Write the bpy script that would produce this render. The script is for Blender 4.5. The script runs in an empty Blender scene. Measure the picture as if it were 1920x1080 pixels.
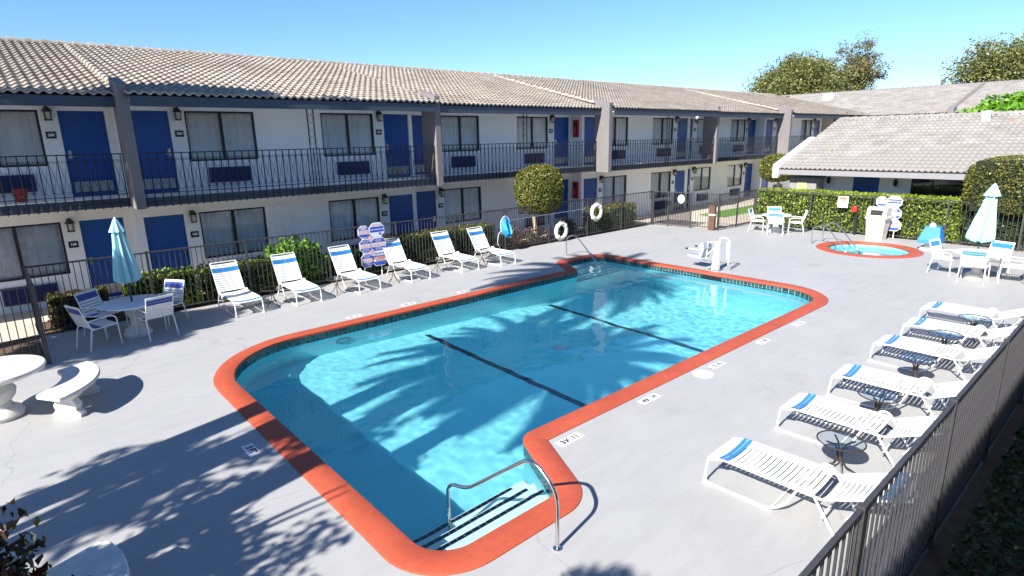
import bpy, bmesh, math, random
import numpy as np
from mathutils import Vector, Matrix, noise
R = math.radians
random.seed(7); rng = np.random.default_rng(7)
sc = bpy.context.scene
C = sc.collection

# ------------------------------------------------------------------ camera
cd = bpy.data.cameras.new('camera'); cam = bpy.data.objects.new('camera', cd); C.objects.link(cam); sc.camera = cam
cd.sensor_width = 36.0; cd.lens = 1100.55 / 1920 * 36; cd.clip_start = 0.05; cd.clip_end = 3000
rt = Vector((0.745742, -0.665972, -0.0187)); dn = Vector((-0.177762, -0.171847, -0.968953)); fw = Vector((0.642082, 0.725913, -0.246538))
mw = Matrix((rt, -dn, -fw)).transposed().to_4x4(); mw.translation = (0, 0, 3.87); cam.matrix_world = mw
# ------------------------------------------------------------------ sky, sun, exposure
EL, AZ = R(37), R(11)
SD = Vector((-math.cos(EL) * math.cos(AZ), -math.cos(EL) * math.sin(AZ), math.sin(EL)))
wd = bpy.data.worlds.new('World'); sc.world = wd; wd.use_nodes = True
wn = wd.node_tree.nodes; sky = wn.new('ShaderNodeTexSky'); sky.sky_type = 'NISHITA'; sky.sun_disc = False
sky.sun_elevation = EL; sky.sun_rotation = math.atan2(SD.x, SD.y); sky.air_density = 1.0; sky.dust_density = 0.0; sky.ozone_density = 9.0
wd.node_tree.links.new(sky.outputs[0], wn['Background'].inputs[0]); wn['Background'].inputs[1].default_value = 0.09
sl = bpy.data.lights.new('sun', 'SUN'); so = bpy.data.objects.new('sun', sl); C.objects.link(so)
sl.energy = 5.0; sl.angle = R(0.53); sl.color = (1.0, 0.95, 0.87); so.rotation_euler = SD.to_track_quat('Z', 'Y').to_euler(); so.location = SD * 60
sl.cycles.is_caustics_light = True
sc.view_settings.view_transform = 'Standard'; sc.view_settings.look = 'None'; sc.view_settings.exposure = 1.15; sc.view_settings.gamma = 1
sc.cycles.use_denoising = True; sc.cycles.max_bounces = 10; sc.cycles.transparent_max_bounces = 24; sc.cycles.sample_clamp_indirect = 6

# ------------------------------------------------------------------ materials
def nmat(name):
    m = bpy.data.materials.new(name); m.use_nodes = True
    nt = m.node_tree; return m, nt, nt.nodes['Principled BSDF'], nt.links
def tc(nt, which='Object'):
    n = nt.nodes.new('ShaderNodeTexCoord'); return n.outputs[which]
def nz(nt, scale, detail=3, rough=.55, vec=None):
    n = nt.nodes.new('ShaderNodeTexNoise'); n.inputs['Scale'].default_value = scale; n.inputs['Detail'].default_value = detail; n.inputs['Roughness'].default_value = rough
    if vec: nt.links.new(vec, n.inputs['Vector'])
    return n.outputs['Fac']
def ramp(nt, fac, stops):
    r = nt.nodes.new('ShaderNodeValToRGB'); nt.links.new(fac, r.inputs[0]); e = r.color_ramp.elements
    while len(e) < len(stops): e.new(.5)
    for i, (p, c) in enumerate(stops): e[i].position = p; e[i].color = (*c, 1)
    return r.outputs[0]
def mul(nt, a, b, fac=1.0):
    n = nt.nodes.new('ShaderNodeMixRGB'); n.blend_type = 'MULTIPLY'; n.inputs[0].default_value = fac
    nt.links.new(a, n.inputs[1]); nt.links.new(b, n.inputs[2]); return n.outputs[0]
def bump(nt, h, strength, dist, b):
    n = nt.nodes.new('ShaderNodeBump'); n.inputs['Strength'].default_value = strength; n.inputs['Distance'].default_value = dist
    nt.links.new(h, n.inputs['Height']); nt.links.new(n.outputs[0], b.inputs['Normal'])
def sc3(c, k): return tuple(min(1, x * k) for x in c)
MC = {}
def pm(name, c, rough=.6, ns=8, amt=.1, metal=0, bs=0, bd=.004, bscale=60, island=0):
    if name in MC: return MC[name]
    m, nt, b, L = nmat(name); v = tc(nt)
    col = ramp(nt, nz(nt, ns, 4, .6, v), [(.3, sc3(c, 1 - amt)), (.7, sc3(c, 1 + amt))])
    if island:
        g = nt.nodes.new('ShaderNodeNewGeometry')
        col = mul(nt, col, ramp(nt, g.outputs['Random Per Island'], [(0, (1 - island,) * 3), (1, (1, 1, 1))]))
    L.new(col, b.inputs['Base Color']); b.inputs['Roughness'].default_value = rough; b.inputs['Metallic'].default_value = metal
    if bs: bump(nt, nz(nt, bscale, 4, .65, v), bs, bd, b)
    MC[name] = m; return m
def deck_mat():
    m, nt, b, L = nmat('deck_paint'); v = tc(nt)
    mp = nt.nodes.new('ShaderNodeMapping'); L.new(v, mp.inputs[0]); mp.inputs['Scale'].default_value = (.5, 1.6, 1)
    a = ramp(nt, nz(nt, .55, 6, .62, v), [(.3, (.352, .352, .354)), (.7, (.384, .384, .385))])
    s = ramp(nt, nz(nt, 2.4, 6, .7, mp.outputs[0]), [(.32, (.91, .91, .912)), (.55, (1, 1, 1))])
    f = ramp(nt, nz(nt, 30, 3, .7, v), [(.25, (.93, .93, .93)), (.6, (1, 1, 1))])
    w = nt.nodes.new('ShaderNodeTexNoise'); w.inputs['Scale'].default_value = .8; w.inputs['Detail'].default_value = 4; L.new(v, w.inputs['Vector'])
    ad = nt.nodes.new('ShaderNodeMixRGB'); ad.blend_type = 'ADD'; ad.inputs[0].default_value = .9; L.new(v, ad.inputs[1]); L.new(w.outputs['Color'], ad.inputs[2])
    vo = nt.nodes.new('ShaderNodeTexVoronoi'); vo.feature = 'DISTANCE_TO_EDGE'; vo.inputs['Scale'].default_value = .27; L.new(ad.outputs[0], vo.inputs['Vector'])
    cr = ramp(nt, vo.outputs['Distance'], [(.0, (.82, .82, .83)), (.0022, (1, 1, 1))])
    st = ramp(nt, nz(nt, .9, 3, .5, v), [(.66, (1, 1, 1)), (.78, (.9, .89, .87))])
    col = mul(nt, mul(nt, mul(nt, mul(nt, a, s), f), cr), st)
    L.new(col, b.inputs['Base Color']); b.inputs['Roughness'].default_value = .62
    bump(nt, nz(nt, 45, 5, .7, v), .25, .004, b); return m
def leaf_mat(name, cols, trans=.25, rough=.45):
    m, nt, b, L = nmat(name); g = nt.nodes.new('ShaderNodeNewGeometry'); v = tc(nt)
    n = len(cols); stops = [(i / max(1, n - 1), c) for i, c in enumerate(cols)]
    col = ramp(nt, g.outputs['Random Per Island'], stops)
    col = mul(nt, col, ramp(nt, nz(nt, 2.2, 3, .6, v), [(.3, (.62, .66, .6)), (.65, (1, 1, 1))]))
    L.new(col, b.inputs['Base Color']); b.inputs['Roughness'].default_value = rough
    t = nt.nodes.new('ShaderNodeBsdfTranslucent'); L.new(col, t.inputs[0]); mx = nt.nodes.new('ShaderNodeMixShader'); mx.inputs[0].default_value = trans
    L.new(b.outputs[0], mx.inputs[1]); L.new(t.outputs[0], mx.inputs[2]); L.new(mx.outputs[0], nt.nodes['Material Output'].inputs[0]); return m
def glass_mat(name, tint=(.82, .88, .9), f0=1.5, rough=0.0):
    m, nt, b, L = nmat(name); nt.nodes.remove(b)
    t = nt.nodes.new('ShaderNodeBsdfTransparent'); t.inputs[0].default_value = (*tint, 1)
    g = nt.nodes.new('ShaderNodeBsdfGlossy'); g.inputs['Roughness'].default_value = rough
    v = tc(nt); bm_ = nt.nodes.new('ShaderNodeBump'); bm_.inputs['Strength'].default_value = .02; L.new(nz(nt, 1.5, 2, .5, v), bm_.inputs['Height']); L.new(bm_.outputs[0], g.inputs['Normal'])
    fr = nt.nodes.new('ShaderNodeFresnel'); fr.inputs[0].default_value = f0; mx = nt.nodes.new('ShaderNodeMixShader')
    L.new(fr.outputs[0], mx.inputs[0]); L.new(t.outputs[0], mx.inputs[1]); L.new(g.outputs[0], mx.inputs[2]); L.new(mx.outputs[0], nt.nodes['Material Output'].inputs[0]); return m
def water_mat():
    m, nt, b, L = nmat('water'); nt.nodes.remove(b)
    g = nt.nodes.new('ShaderNodeBsdfGlass'); g.inputs['IOR'].default_value = 1.333; g.inputs['Roughness'].default_value = 0; g.inputs[0].default_value = (.90, .99, 1, 1)
    L.new(g.outputs[0], nt.nodes['Material Output'].inputs[0]); return m
M_deck = deck_mat()
def cop_mat():
    m, nt, b, L = nmat('coping_paint'); v = tc(nt)
    a = ramp(nt, nz(nt, 1.3, 6, .65, v), [(.3, (.375, .066, .031)), (.7, (.455, .088, .042))])
    d = ramp(nt, nz(nt, 14, 5, .7, v), [(.25, (.80, .78, .76)), (.5, (1, 1, 1))])
    ch = nt.nodes.new('ShaderNodeMixRGB'); ch.inputs[2].default_value = (.50, .36, .30, 1)
    L.new(ramp(nt, nz(nt, 5.5, 8, .72, v), [(.705, (0, 0, 0)), (.72, (1, 1, 1))]), ch.inputs[0]); L.new(mul(nt, a, d), ch.inputs[1])
    L.new(ch.outputs[0], b.inputs['Base Color']); b.inputs['Roughness'].default_value = .55; bump(nt, nz(nt, 40, 5, .7, v), .4, .005, b); return m
M_cop = cop_mat()
M_plaster = pm('pool_plaster', (.26, .73, .81), .6, 1.2, .06)
M_step = pm('step_plaster', (.72, .82, .82), .6, 2, .05)
M_navy = pm('navy_tile', (.012, .03, .055), .3, 6, .2)
M_band = pm('waterline_tile', (.02, .09, .10), .2, 20, .5, 0, 0, .004, 60, .6)
M_grout = pm('grout', (.45, .5, .5), .7)
M_water = water_mat()
M_stucco = pm('stucco', (.86, .855, .835), .8, 1.1, .05, 0, .35, .006, 45)
M_soffit = pm('soffit_white', (.85, .85, .84), .7)
M_slate = pm('slate_trim', (.040, .056, .085), .55, 5, .08)
M_pier = pm('pier_stucco', (.19, .172, .172), .85, 2, .10, 0, .8, .02, 30)
M_door = pm('door_blue', (.004, .066, .28), .42, 3, .06)
M_lit_patch = pm('lit_patch', (.42, .43, .44), .35, 20, .15, .6)
M_black = pm('black_metal', (.012, .012, .014), .45, 10, .2)
M_bronze = pm('fence_bronze', (.047, .046, .05), .5, 12, .2)
M_dkblue = pm('cover_blue', (.012, .03, .13), .5, 10, .1)
M_tile = None
def tile_mat():
    m, nt, b, L = nmat('roof_tile'); v = tc(nt); ob = nt.nodes.new('ShaderNodeObjectInfo'); g = nt.nodes.new('ShaderNodeNewGeometry')
    a = ramp(nt, nz(nt, .5, 5, .65, g.outputs['Position']), [(.3, (.33, .285, .24)), (.55, (.43, .38, .33)), (.75, (.44, .375, .29))])
    f = ramp(nt, nz(nt, 9, 4, .7, g.outputs['Position']), [(.28, (.62, .6, .58)), (.55, (1, 1, 1))])
    i = ramp(nt, g.outputs['Random Per Island'], [(0, (.80, .79, .78)), (1, (1.0, 1.0, 1.0))])
    i2 = ramp(nt, ob.outputs['Random'], [(0, (.86, .85, .84)), (1, (1, 1, 1))])
    L.new(mul(nt, mul(nt, mul(nt, a, f), i), i2), b.inputs['Base Color']); b.inputs['Roughness'].default_value = .85
    return m
M_tile = tile_mat()
M_ltile = pm('pale_roof_tile', (.265, .248, .235), .85, 1.1, .18, 0, 0, .004, 60, .17)
M_white = pm('white_frame', (.80, .80, .78), .35, 10, .03)
M_strap = pm('white_strap', (.80, .80, .77), .5, 6, .04)
M_bstrap = pm('blue_strap', (.03, .22, .55), .45, 6, .08)
M_nstrap = pm('navy_strap', (.025, .06, .32), .45, 6, .08)
M_steel = pm('steel', (.62, .62, .62), .18, 8, .05, 1)
M_conc = pm('cast_stone', (.66, .64, .60), .8, 7, .10, 0, .5, .01, 40)
M_tabw = pm('table_white', (.72, .74, .76), .45, 5, .05)
M_umb = pm('umbrella_aqua', (.33, .62, .66), .8, 5, .06)
M_tglass = glass_mat('table_glass', (.74, .83, .86))
M_win = glass_mat('window_glass', (.97, .985, .99), 1.55)
M_curt = pm('curtain', (.88, .88, .86), .9, 5, .06)
M_dark = pm('dark_room', (.02, .022, .025), .8)
M_tan = pm('tan_concrete', (.54, .47, .39), .8, 2, .10, 0, .3, .005, 30)
M_soil = pm('soil', (.105, .066, .04), .95, 6, .3, 0, .8, .03, 18)
M_ground = pm('ground_mix', (.20, .17, .13), .95, .4, .2)
M_grass = pm('lawn', (.10, .24, .02), .9, 5, .25, 0, .8, .03, 60)
M_red = pm('red_paint', (.45, .02, .02), .4)
M_cream = pm('cream_plastic', (.78, .75, .66), .5, 4, .04)
M_lift = pm('lift_white', (.82, .82, .80), .35, 6, .03)
M_liftg = pm('lift_grey', (.36, .42, .50), .5, 6, .06)
M_liftb = pm('lift_blue', (.02, .20, .62), .5, 4, .06)
M_ring = pm('ring_cream', (.70, .66, .57), .6, 6, .08)
M_net = pm('net_blue', (.04, .35, .70), .6, 12, .15)
M_sign = pm('sign_white', (.80, .80, .80), .4, 5, .03)
M_sblue = pm('sign_blue', (.04, .09, .50), .4, 20, .1)
M_sred = pm('sign_red', (.62, .07, .08), .4)
M_spink = pm('sign_pink', (.75, .50, .52), .4)
M_brown = pm('brown_box', (.11, .055, .04), .6, 6, .1)
M_bark = pm('bark', (.14, .10, .075), .9, 9, .3, 0, .8, .02, 25)
M_chrome = pm('handle_metal', (.5, .5, .5), .25, 8, .05, 1)
M_lamp = pm('lamp_glass', (.55, .5, .42), .3)
M_plaq = pm('plaque_black', (.012, .012, .016), .4)
LF_box = leaf_mat('leaf_boxwood', [(.05, .10, .015), (.10, .17, .025), (.17, .23, .035), (.27, .28, .05)])
LF_hedge = leaf_mat('leaf_hedge', [(.07, .13, .015), (.16, .27, .02), (.30, .40, .025), (.46, .50, .04)])
LF_bright = leaf_mat('leaf_bright', [(.07, .22, .02), (.16, .38, .03), (.30, .52, .04)])
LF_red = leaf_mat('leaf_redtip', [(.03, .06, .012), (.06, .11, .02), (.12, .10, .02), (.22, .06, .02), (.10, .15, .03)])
LF_topi = leaf_mat('leaf_topiary', [(.07, .11, .018), (.13, .17, .025), (.22, .23, .035), (.27, .16, .04)])
LF_dark = leaf_mat('leaf_dark', [(.02, .05, .012), (.035, .08, .02), (.06, .10, .02)])
LF_euc = leaf_mat('leaf_eucalyptus', [(.12, .15, .06), (.18, .19, .08), (.28, .18, .08), (.18, .21, .10)], .2)
LF_pep = leaf_mat('leaf_pepper', [(.12, .145, .04), (.20, .215, .06), (.29, .27, .09)], .2)
LF_palm = leaf_mat('leaf_palm', [(.04, .09, .02), (.07, .13, .03)], .2)
LF_dry = leaf_mat('leaf_dry', [(.14, .07, .05), (.22, .12, .08), (.10, .10, .03)], .15)
LF_core = pm('shrub_core', (.012, .018, .006), .95, 10, .3)  # dark colour for the solids added inside foliage

# ------------------------------------------------------------------ builders
OFF = {}
def thing(name, label, cat, loc=(0, 0, 0), rz=0, group=None):
    o = bpy.data.objects.new(name, None); C.objects.link(o); o.empty_display_size = .2
    o.location = loc; o.rotation_euler = (0, 0, rz); o['label'] = label; o['category'] = cat
    if group: o['group'] = group
    OFF[o] = Vector(loc); return o
def tag(o, label, cat, group=None):
    o['label'] = label; o['category'] = cat
    if group: o['group'] = group
    return o
def link(name, me, parent=None, loc=(0, 0, 0), rot=None):
    o = bpy.data.objects.new(name, me); C.objects.link(o)
    if parent: o.parent = parent
    o.location = loc
    if rot is not None: o.rotation_euler = rot
    return o
def copy_tree(o, parent=None):
    c = o.copy(); C.objects.link(c); c.parent = parent
    for ch in list(o.children): copy_tree(ch, c)
    return c
class MB:
    def __init__(s): s.v = []; s.f = []
    def add(s, v, f):
        n = len(s.v); s.v += [tuple(p) for p in v]; s.f += [tuple(i + n for i in q) for q in f]; return s
    def box(s, x0, x1, y0, y1, z0, z1):
        return s.add([(x0, y0, z0), (x1, y0, z0), (x1, y1, z0), (x0, y1, z0), (x0, y0, z1), (x1, y0, z1), (x1, y1, z1), (x0, y1, z1)],
                     [(3, 2, 1, 0), (4, 5, 6, 7), (0, 1, 5, 4), (1, 2, 6, 5), (2, 3, 7, 6), (3, 0, 4, 7)])
    def obox(s, c, hx, hy, hz, rot=None):
        c = Vector(c); m = rot or Matrix.Identity(3); P = []
        for z in (-hz, hz):
            for x, y in ((-hx, -hy), (hx, -hy), (hx, hy), (-hx, hy)): P.append(c + m @ Vector((x, y, z)))
        return s.add(P, [(3, 2, 1, 0), (4, 5, 6, 7), (0, 1, 5, 4), (1, 2, 6, 5), (2, 3, 7, 6), (3, 0, 4, 7)])
    def bar(s, a, b, w, h=None):
        a, b = Vector(a), Vector(b); d = b - a; h = h or w
        q = d.to_track_quat('Y', 'Z').to_matrix(); return s.obox((a + b) / 2, w / 2, d.length / 2, h / 2, q)
    def tube(s, pts, r, n=8, cap=True, closed=False):
        P = [Vector(p) for p in pts]; m = len(P); rs = r if isinstance(r, (list, tuple)) else [r] * m; V = []; up = None
        for i, p in enumerate(P):
            t = (P[(i + 1) % m] - P[i - 1]) if closed else (P[min(i + 1, m - 1)] - P[max(i - 1, 0)])
            t.normalize()
            if up is None:
                up = Vector((0, 0, 1)) if abs(t.z) < .9 else Vector((1, 0, 0))
            up = (up - t * up.dot(t))
            if up.length < 1e-6: up = t.orthogonal()
            up.normalize(); sd = t.cross(up)
            for k in range(n):
                a = 2 * math.pi * k / n; V.append(p + (up * math.cos(a) + sd * math.sin(a)) * rs[i])
        F = []
        for i in range(m if closed else m - 1):
            j = (i + 1) % m
            for k in range(n): F.append((i * n + k, i * n + (k + 1) % n, j * n + (k + 1) % n, j * n + k))
        if cap and not closed: F.append(tuple(range(n - 1, -1, -1))); F.append(tuple((m - 1) * n + k for k in range(n)))
        return s.add(V, F)
    def lathe(s, prof, n=24, c=(0, 0, 0), fold=0, nf=8):
        V = []; F = []; m = len(prof)
        for r, z in prof:
            for k in range(n):
                a = 2 * math.pi * k / n; q = r * (1 + fold * math.cos(nf * a)) if fold else r
                V.append((c[0] + q * math.cos(a), c[1] + q * math.sin(a), c[2] + z))
        for i in range(m - 1):
            for k in range(n): F.append((i * n + k, i * n + (k + 1) % n, (i + 1) * n + (k + 1) % n, (i + 1) * n + k))
        F.append(tuple(range(n - 1, -1, -1))); F.append(tuple((m - 1) * n + k for k in range(n)))
        return s.add(V, F)
    def prism(s, poly, z0, z1):
        n = len(poly); V = [(x, y, z0) for x, y in poly] + [(x, y, z1) for x, y in poly]
        F = [tuple(range(n - 1, -1, -1)), tuple(range(n, 2 * n))] + [(i, (i + 1) % n, n + (i + 1) % n, n + i) for i in range(n)]
        return s.add(V, F)
    def extr(s, poly3, d):
        n = len(poly3); d = Vector(d); P = [Vector(p) for p in poly3]; V = P + [p + d for p in P]
        F = [tuple(range(n - 1, -1, -1)), tuple(range(n, 2 * n))] + [(i, (i + 1) % n, n + (i + 1) % n, n + i) for i in range(n)]
        return s.add(V, F)
    def mesh(s, name, mat, off=(0, 0, 0), smooth=False):
        me = bpy.data.meshes.new(name); ox, oy, oz = off
        me.from_pydata([(x - ox, y - oy, z - oz) for x, y, z in s.v], [], s.f); me.materials.append(mat)
        if smooth:
            me.polygons.foreach_set('use_smooth', [True] * len(me.polygons))
            try: me.set_sharp_from_angle(angle=R(40))
            except Exception: pass
        return me
    def build(s, name, mat, parent=None, smooth=False, root=None):
        off = OFF.get(root or parent, Vector((0, 0, 0))); p = parent
        while p is not None and p not in OFF and p.parent is not None: p = p.parent
        if p is not None and p in OFF: off = OFF[p]
        return link(name, s.mesh(name, mat, off, smooth), parent)
def struct(o): o['kind'] = 'structure'; return o
def stuff(o): o['kind'] = 'stuff'; return o
def shared(name, me, parent, pts, rz=0):
    for p in pts: link(name, me, parent, p, (0, 0, rz))
def arc(c, r, a0, a1, n, fn):
    return [fn(c, r, a0 + (a1 - a0) * i / n) for i in range(n + 1)]
def smooth_path(pts, rad, n=5):
    P = [Vector(p) for p in pts]; out = [P[0]]
    for i in range(1, len(P) - 1):
        a = (P[i - 1] - P[i]); b = (P[i + 1] - P[i]); r = min(rad, a.length * .49, b.length * .49)
        p0 = P[i] + a.normalized() * r; p2 = P[i] + b.normalized() * r
        for k in range(n + 1):
            t = k / n; out.append(p0 * (1 - t) ** 2 + P[i] * 2 * t * (1 - t) + p2 * t * t)
    out.append(P[-1]); return out
_tc = {}
def text_geo(s, size):
    k = (s, size)
    if k in _tc: return _tc[k]
    cu = bpy.data.curves.new('t', 'FONT'); cu.body = s; cu.size = size; cu.align_x = 'CENTER'; cu.align_y = 'CENTER'; cu.resolution_u = 2; cu.offset = .05 * size
    o = bpy.data.objects.new('t', cu); C.objects.link(o); me = o.to_mesh()
    r = ([tuple(v.co) for v in me.vertices], [tuple(p.vertices) for p in me.polygons])
    o.to_mesh_clear(); bpy.data.objects.remove(o); bpy.data.curves.remove(cu); _tc[k] = r; return r
def put_text(mb, s, size, org, ux, uy, sx=1.0):
    v, f = text_geo(s, size); o, ux, uy = Vector(org), Vector(ux), Vector(uy)
    mb.add([o + ux * x * sx + uy * y for x, y, z in v], f)

# leaf clouds ------------------------------------------------------
def leaves(name, mat, parent, pts, size, nrm=None, up=.25, aspect=.5, off=(0, 0, 0), jit=.9):
    pts = np.asarray(pts, float); n = len(pts)
    d = rng.normal(size=(n, 3)) * jit
    if nrm is not None: d += nrm
    d[:, 2] += up; d /= np.linalg.norm(d, axis=1)[:, None] + 1e-9          # leaf normal
    t = np.cross(d, rng.normal(size=(n, 3))); t /= np.linalg.norm(t, axis=1)[:, None] + 1e-9
    w = np.cross(d, t); s = size * (0.6 + .8 * rng.random(n))[:, None]
    p0 = pts - t * s * .5; p2 = pts + t * s * .5; p1 = pts + w * s * aspect * .5 + d * s * .12; p3 = pts - w * s * aspect * .5 + d * s * .12
    V = np.stack([p0, p1, p2, p3], 1).reshape(-1, 3) - np.asarray(off)
    me = bpy.data.meshes.new(name); me.vertices.add(4 * n); me.vertices.foreach_set('co', V.ravel())
    me.loops.add(4 * n); me.loops.foreach_set('vertex_index', np.arange(4 * n, dtype=np.int32))
    me.polygons.add(n); me.polygons.foreach_set('loop_start', np.arange(0, 4 * n, 4, dtype=np.int32))
    try: me.polygons.foreach_set('loop_total', np.full(n, 4, dtype=np.int32))
    except Exception: pass
    me.update(calc_edges=True); me.materials.append(mat); me.validate(); return link(name, me, parent)
def ell_pts(c, r, n, shell=.35, lump=.12, seed=0):
    u = rng.normal(size=(n, 3)); u /= np.linalg.norm(u, axis=1)[:, None]
    k = np.array([noise.noise((a * 2.3 + seed, b * 2.3, e * 2.3)) for a, b, e in u])
    rad = (1 - shell * rng.random(n) ** 1.6) * (1 + lump * k * 2)
    return np.asarray(c) + u * rad[:, None] * np.asarray(r), u
def box_pts(x0, x1, y0, y1, z0, z1, n, depth=.1, lump=.05):
    sx, sy, sz = x1 - x0, y1 - y0, z1 - z0; A = np.array([sx * sy, sx * sz, sx * sz, sy * sz, sy * sz]); pick = rng.choice(5, n, p=A / A.sum())
    q = rng.random((n, 3)); N = np.zeros((n, 3)); p = np.array([x0, y0, z0]) + q * np.array([sx, sy, sz]); dd = depth * rng.random(n) ** 1.5
    for k, (ax, sg) in enumerate(((2, 1), (1, -1), (1, 1), (0, -1), (0, 1))):
        m = pick == k; edge = ((x1, y1, z1) if sg > 0 else (x0, y0, z0))[ax]
        p[m, ax] = edge - sg * dd[m]; N[m, ax] = sg
    L = np.array([noise.noise((a * 2.1, b * 2.1, e * 2.1)) for a, b, e in p]); p += N * (L * lump * 2)[:, None]
    return p, N

# ================================================================== pool, deck, ground
def round_poly(cs, n=10):
    out = []; m = len(cs)
    for i in range(m):
        p = Vector(cs[i][:2]); a = Vector(cs[i - 1][:2]) - p; b = Vector(cs[(i + 1) % m][:2]) - p; r = cs[i][2]
        half = a.angle(b) / 2; t = r / math.tan(half); a.normalize(); b.normalize()
        p0, p2 = p + a * t, p + b * t; c = p + (a + b).normalized() * (r / math.sin(half))
        v0, v2 = p0 - c, p2 - c; ang = v0.angle_signed(v2)
        for k in range(n + 1):
            q = c + Matrix.Rotation(-ang * k / n, 2) @ v0; out.append((q.x, q.y))
    return out
def offset_poly(P, d):
    n = len(P); out = []
    for i in range(n):
        a = Vector(P[i]) - Vector(P[i - 1]); b = Vector(P[(i + 1) % n]) - Vector(P[i])
        if a.length < 1e-6: a = b
        if b.length < 1e-6: b = a
        t = (a.normalized() + b.normalized()).normalized(); k = max(.5, t.dot(a.normalized()))
        out.append((P[i][0] + t.y * d / k, P[i][1] - t.x * d / k))
    return out
def densify(P, L):
    out = []; n = len(P)
    for i in range(n):
        a, b = Vector(P[i]), Vector(P[(i + 1) % n]); k = max(1, int((b - a).length / L))
        for j in range(k): q = a.lerp(b, j / k); out.append((q.x, q.y))
    return out
def fill(name, loops, z, mat):
    bm = bmesh.new(); E = []
    for L in loops:
        vs = [bm.verts.new((x, y, z)) for x, y in L]
        for i in range(len(vs)): E.append(bm.edges.new((vs[i], vs[(i + 1) % len(vs)])))
    bmesh.ops.triangle_fill(bm, use_beauty=True, use_dissolve=False, edges=E)
    for f in bm.faces:
        f.normal_update()
        if f.normal.z < 0: f.normal_flip()
    me = bpy.data.meshes.new(name); bm.to_mesh(me); bm.free(); me.materials.append(mat); return link(name, me)
POOL = round_poly([(2.55, 4.03, .42), (4.19, 4.03, .26), (4.77, 5.28, .28), (15.13, 5.28, 1.15), (15.08, 12.66, .5), (13.52, 12.66, .12), (12.8, 11.5, .08), (2.58, 11.5, 1.75)])
POOLO = offset_poly(POOL, .32)
SPC = (22.05, 6.65); SPA = [(SPC[0] + 1.2 * math.cos(a), SPC[1] + 1.2 * math.sin(a)) for a in np.linspace(0, 2 * math.pi, 48, endpoint=False)]
SPAO = [(SPC[0] + 1.58 * math.cos(a), SPC[1] + 1.58 * math.sin(a)) for a in np.linspace(0, 2 * math.pi, 48, endpoint=False)]
DECK = [(-9, 1.035), (24.7, 1.035), (25.05, 6.0), (25.3, 12.3), (22.56, 12.45), (22.2, 15.5), (.33, 15.5), (.33, 13.28), (-9, 13.28)]
deck = struct(fill('pool_deck', [DECK, POOLO, SPAO], 0, M_deck))
struct(fill('ground', [[(-400, -400), (1200, -400), (1200, 1200), (-400, 1200)], DECK], -.03, M_ground))
mb = MB(); n = len(DECK)
for i in range(n):
    a, b = DECK[i], DECK[(i + 1) % n]; mb.add([(*a, 0), (*b, 0), (*b, -.2), (*a, -.2)], [(0, 1, 2, 3)])
mb.build('deck_edge', M_deck, deck)
def coping(name, I, O, parent=None):
    prof = [(0, -.05), (-.02, -.03), (-.025, .0), (-.012, .018), (.02, .024), (.5, .022), (.93, .018), (.985, .008), (1.0, -.03)]
    V = []; F = []; n = len(I); m = len(prof)
    for (ix, iy), (ox, oy) in zip(I, O):
        for t, z in prof: V.append((ix + (ox - ix) * t, iy + (oy - iy) * t, z))
    for i in range(n):
        j = (i + 1) % n
        for k in range(m - 1): F.append((i * m + k, i * m + k + 1, j * m + k + 1, j * m + k))
    mb = MB(); mb.add(V, F); return mb.build(name, M_cop, parent, True)
struct(coping('pool_coping', POOL, POOLO)); struct(coping('spa_coping', SPA, SPAO))
WZ = -.15
def depth(x):
    T = [(2, -1.02), (5, -1.2), (7.5, -1.45), (10, -1.75), (12.5, -2.15), (16, -2.3)]
    for (a, p), (b, q) in zip(T, T[1:]):
        if x <= b: return p + (q - p) * (x - a) / (b - a)
    return T[-1][1]
mb = MB(); xs = [2.2 + i * .45 for i in range(31)]
for a, b in zip(xs, xs[1:]): mb.add([(a, 3.7, depth(a)), (b, 3.7, depth(b)), (b, 13, depth(b)), (a, 13, depth(a))], [(0, 1, 2, 3)])
basin = struct(mb.build('pool_basin', M_plaster)); RECV = [basin]
mb = MB(); Pd = densify(POOL, .3); n = len(Pd)
for i in range(n):
    a, b = Pd[i], Pd[(i + 1) % n]; mb.add([(*a, -.2), (*b, -.2), (*b, depth(b[0]) - .02), (*a, depth(a[0]) - .02)], [(3, 2, 1, 0)])
RECV.append(mb.build('pool_wall', M_plaster, basin, True))
mb = MB()
for i in range(n):
    a, b = Pd[i], Pd[(i + 1) % n]; mb.add([(*a, -.02), (*b, -.02), (*b, -.2), (*a, -.2)], [(3, 2, 1, 0)])
mb.build('tile_bed', M_grout, basin)
mb = MB(); T = densify(POOL, .104); Ti = offset_poly(T, -.006); n = len(T)
for i in range(n):
    a, b = Vector(Ti[i]), Vector(Ti[(i + 1) % n]); d = (b - a) * .04; a2, b2 = a + d, b - d
    for z0, z1 in ((-.115, -.02), (-.215, -.12)):
        mb.add([(a2.x, a2.y, z0), (b2.x, b2.y, z0), (b2.x, b2.y, z1), (a2.x, a2.y, z1)], [(0, 1, 2, 3)])
stuff(mb.build('waterline_tile', M_band, basin))
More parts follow.
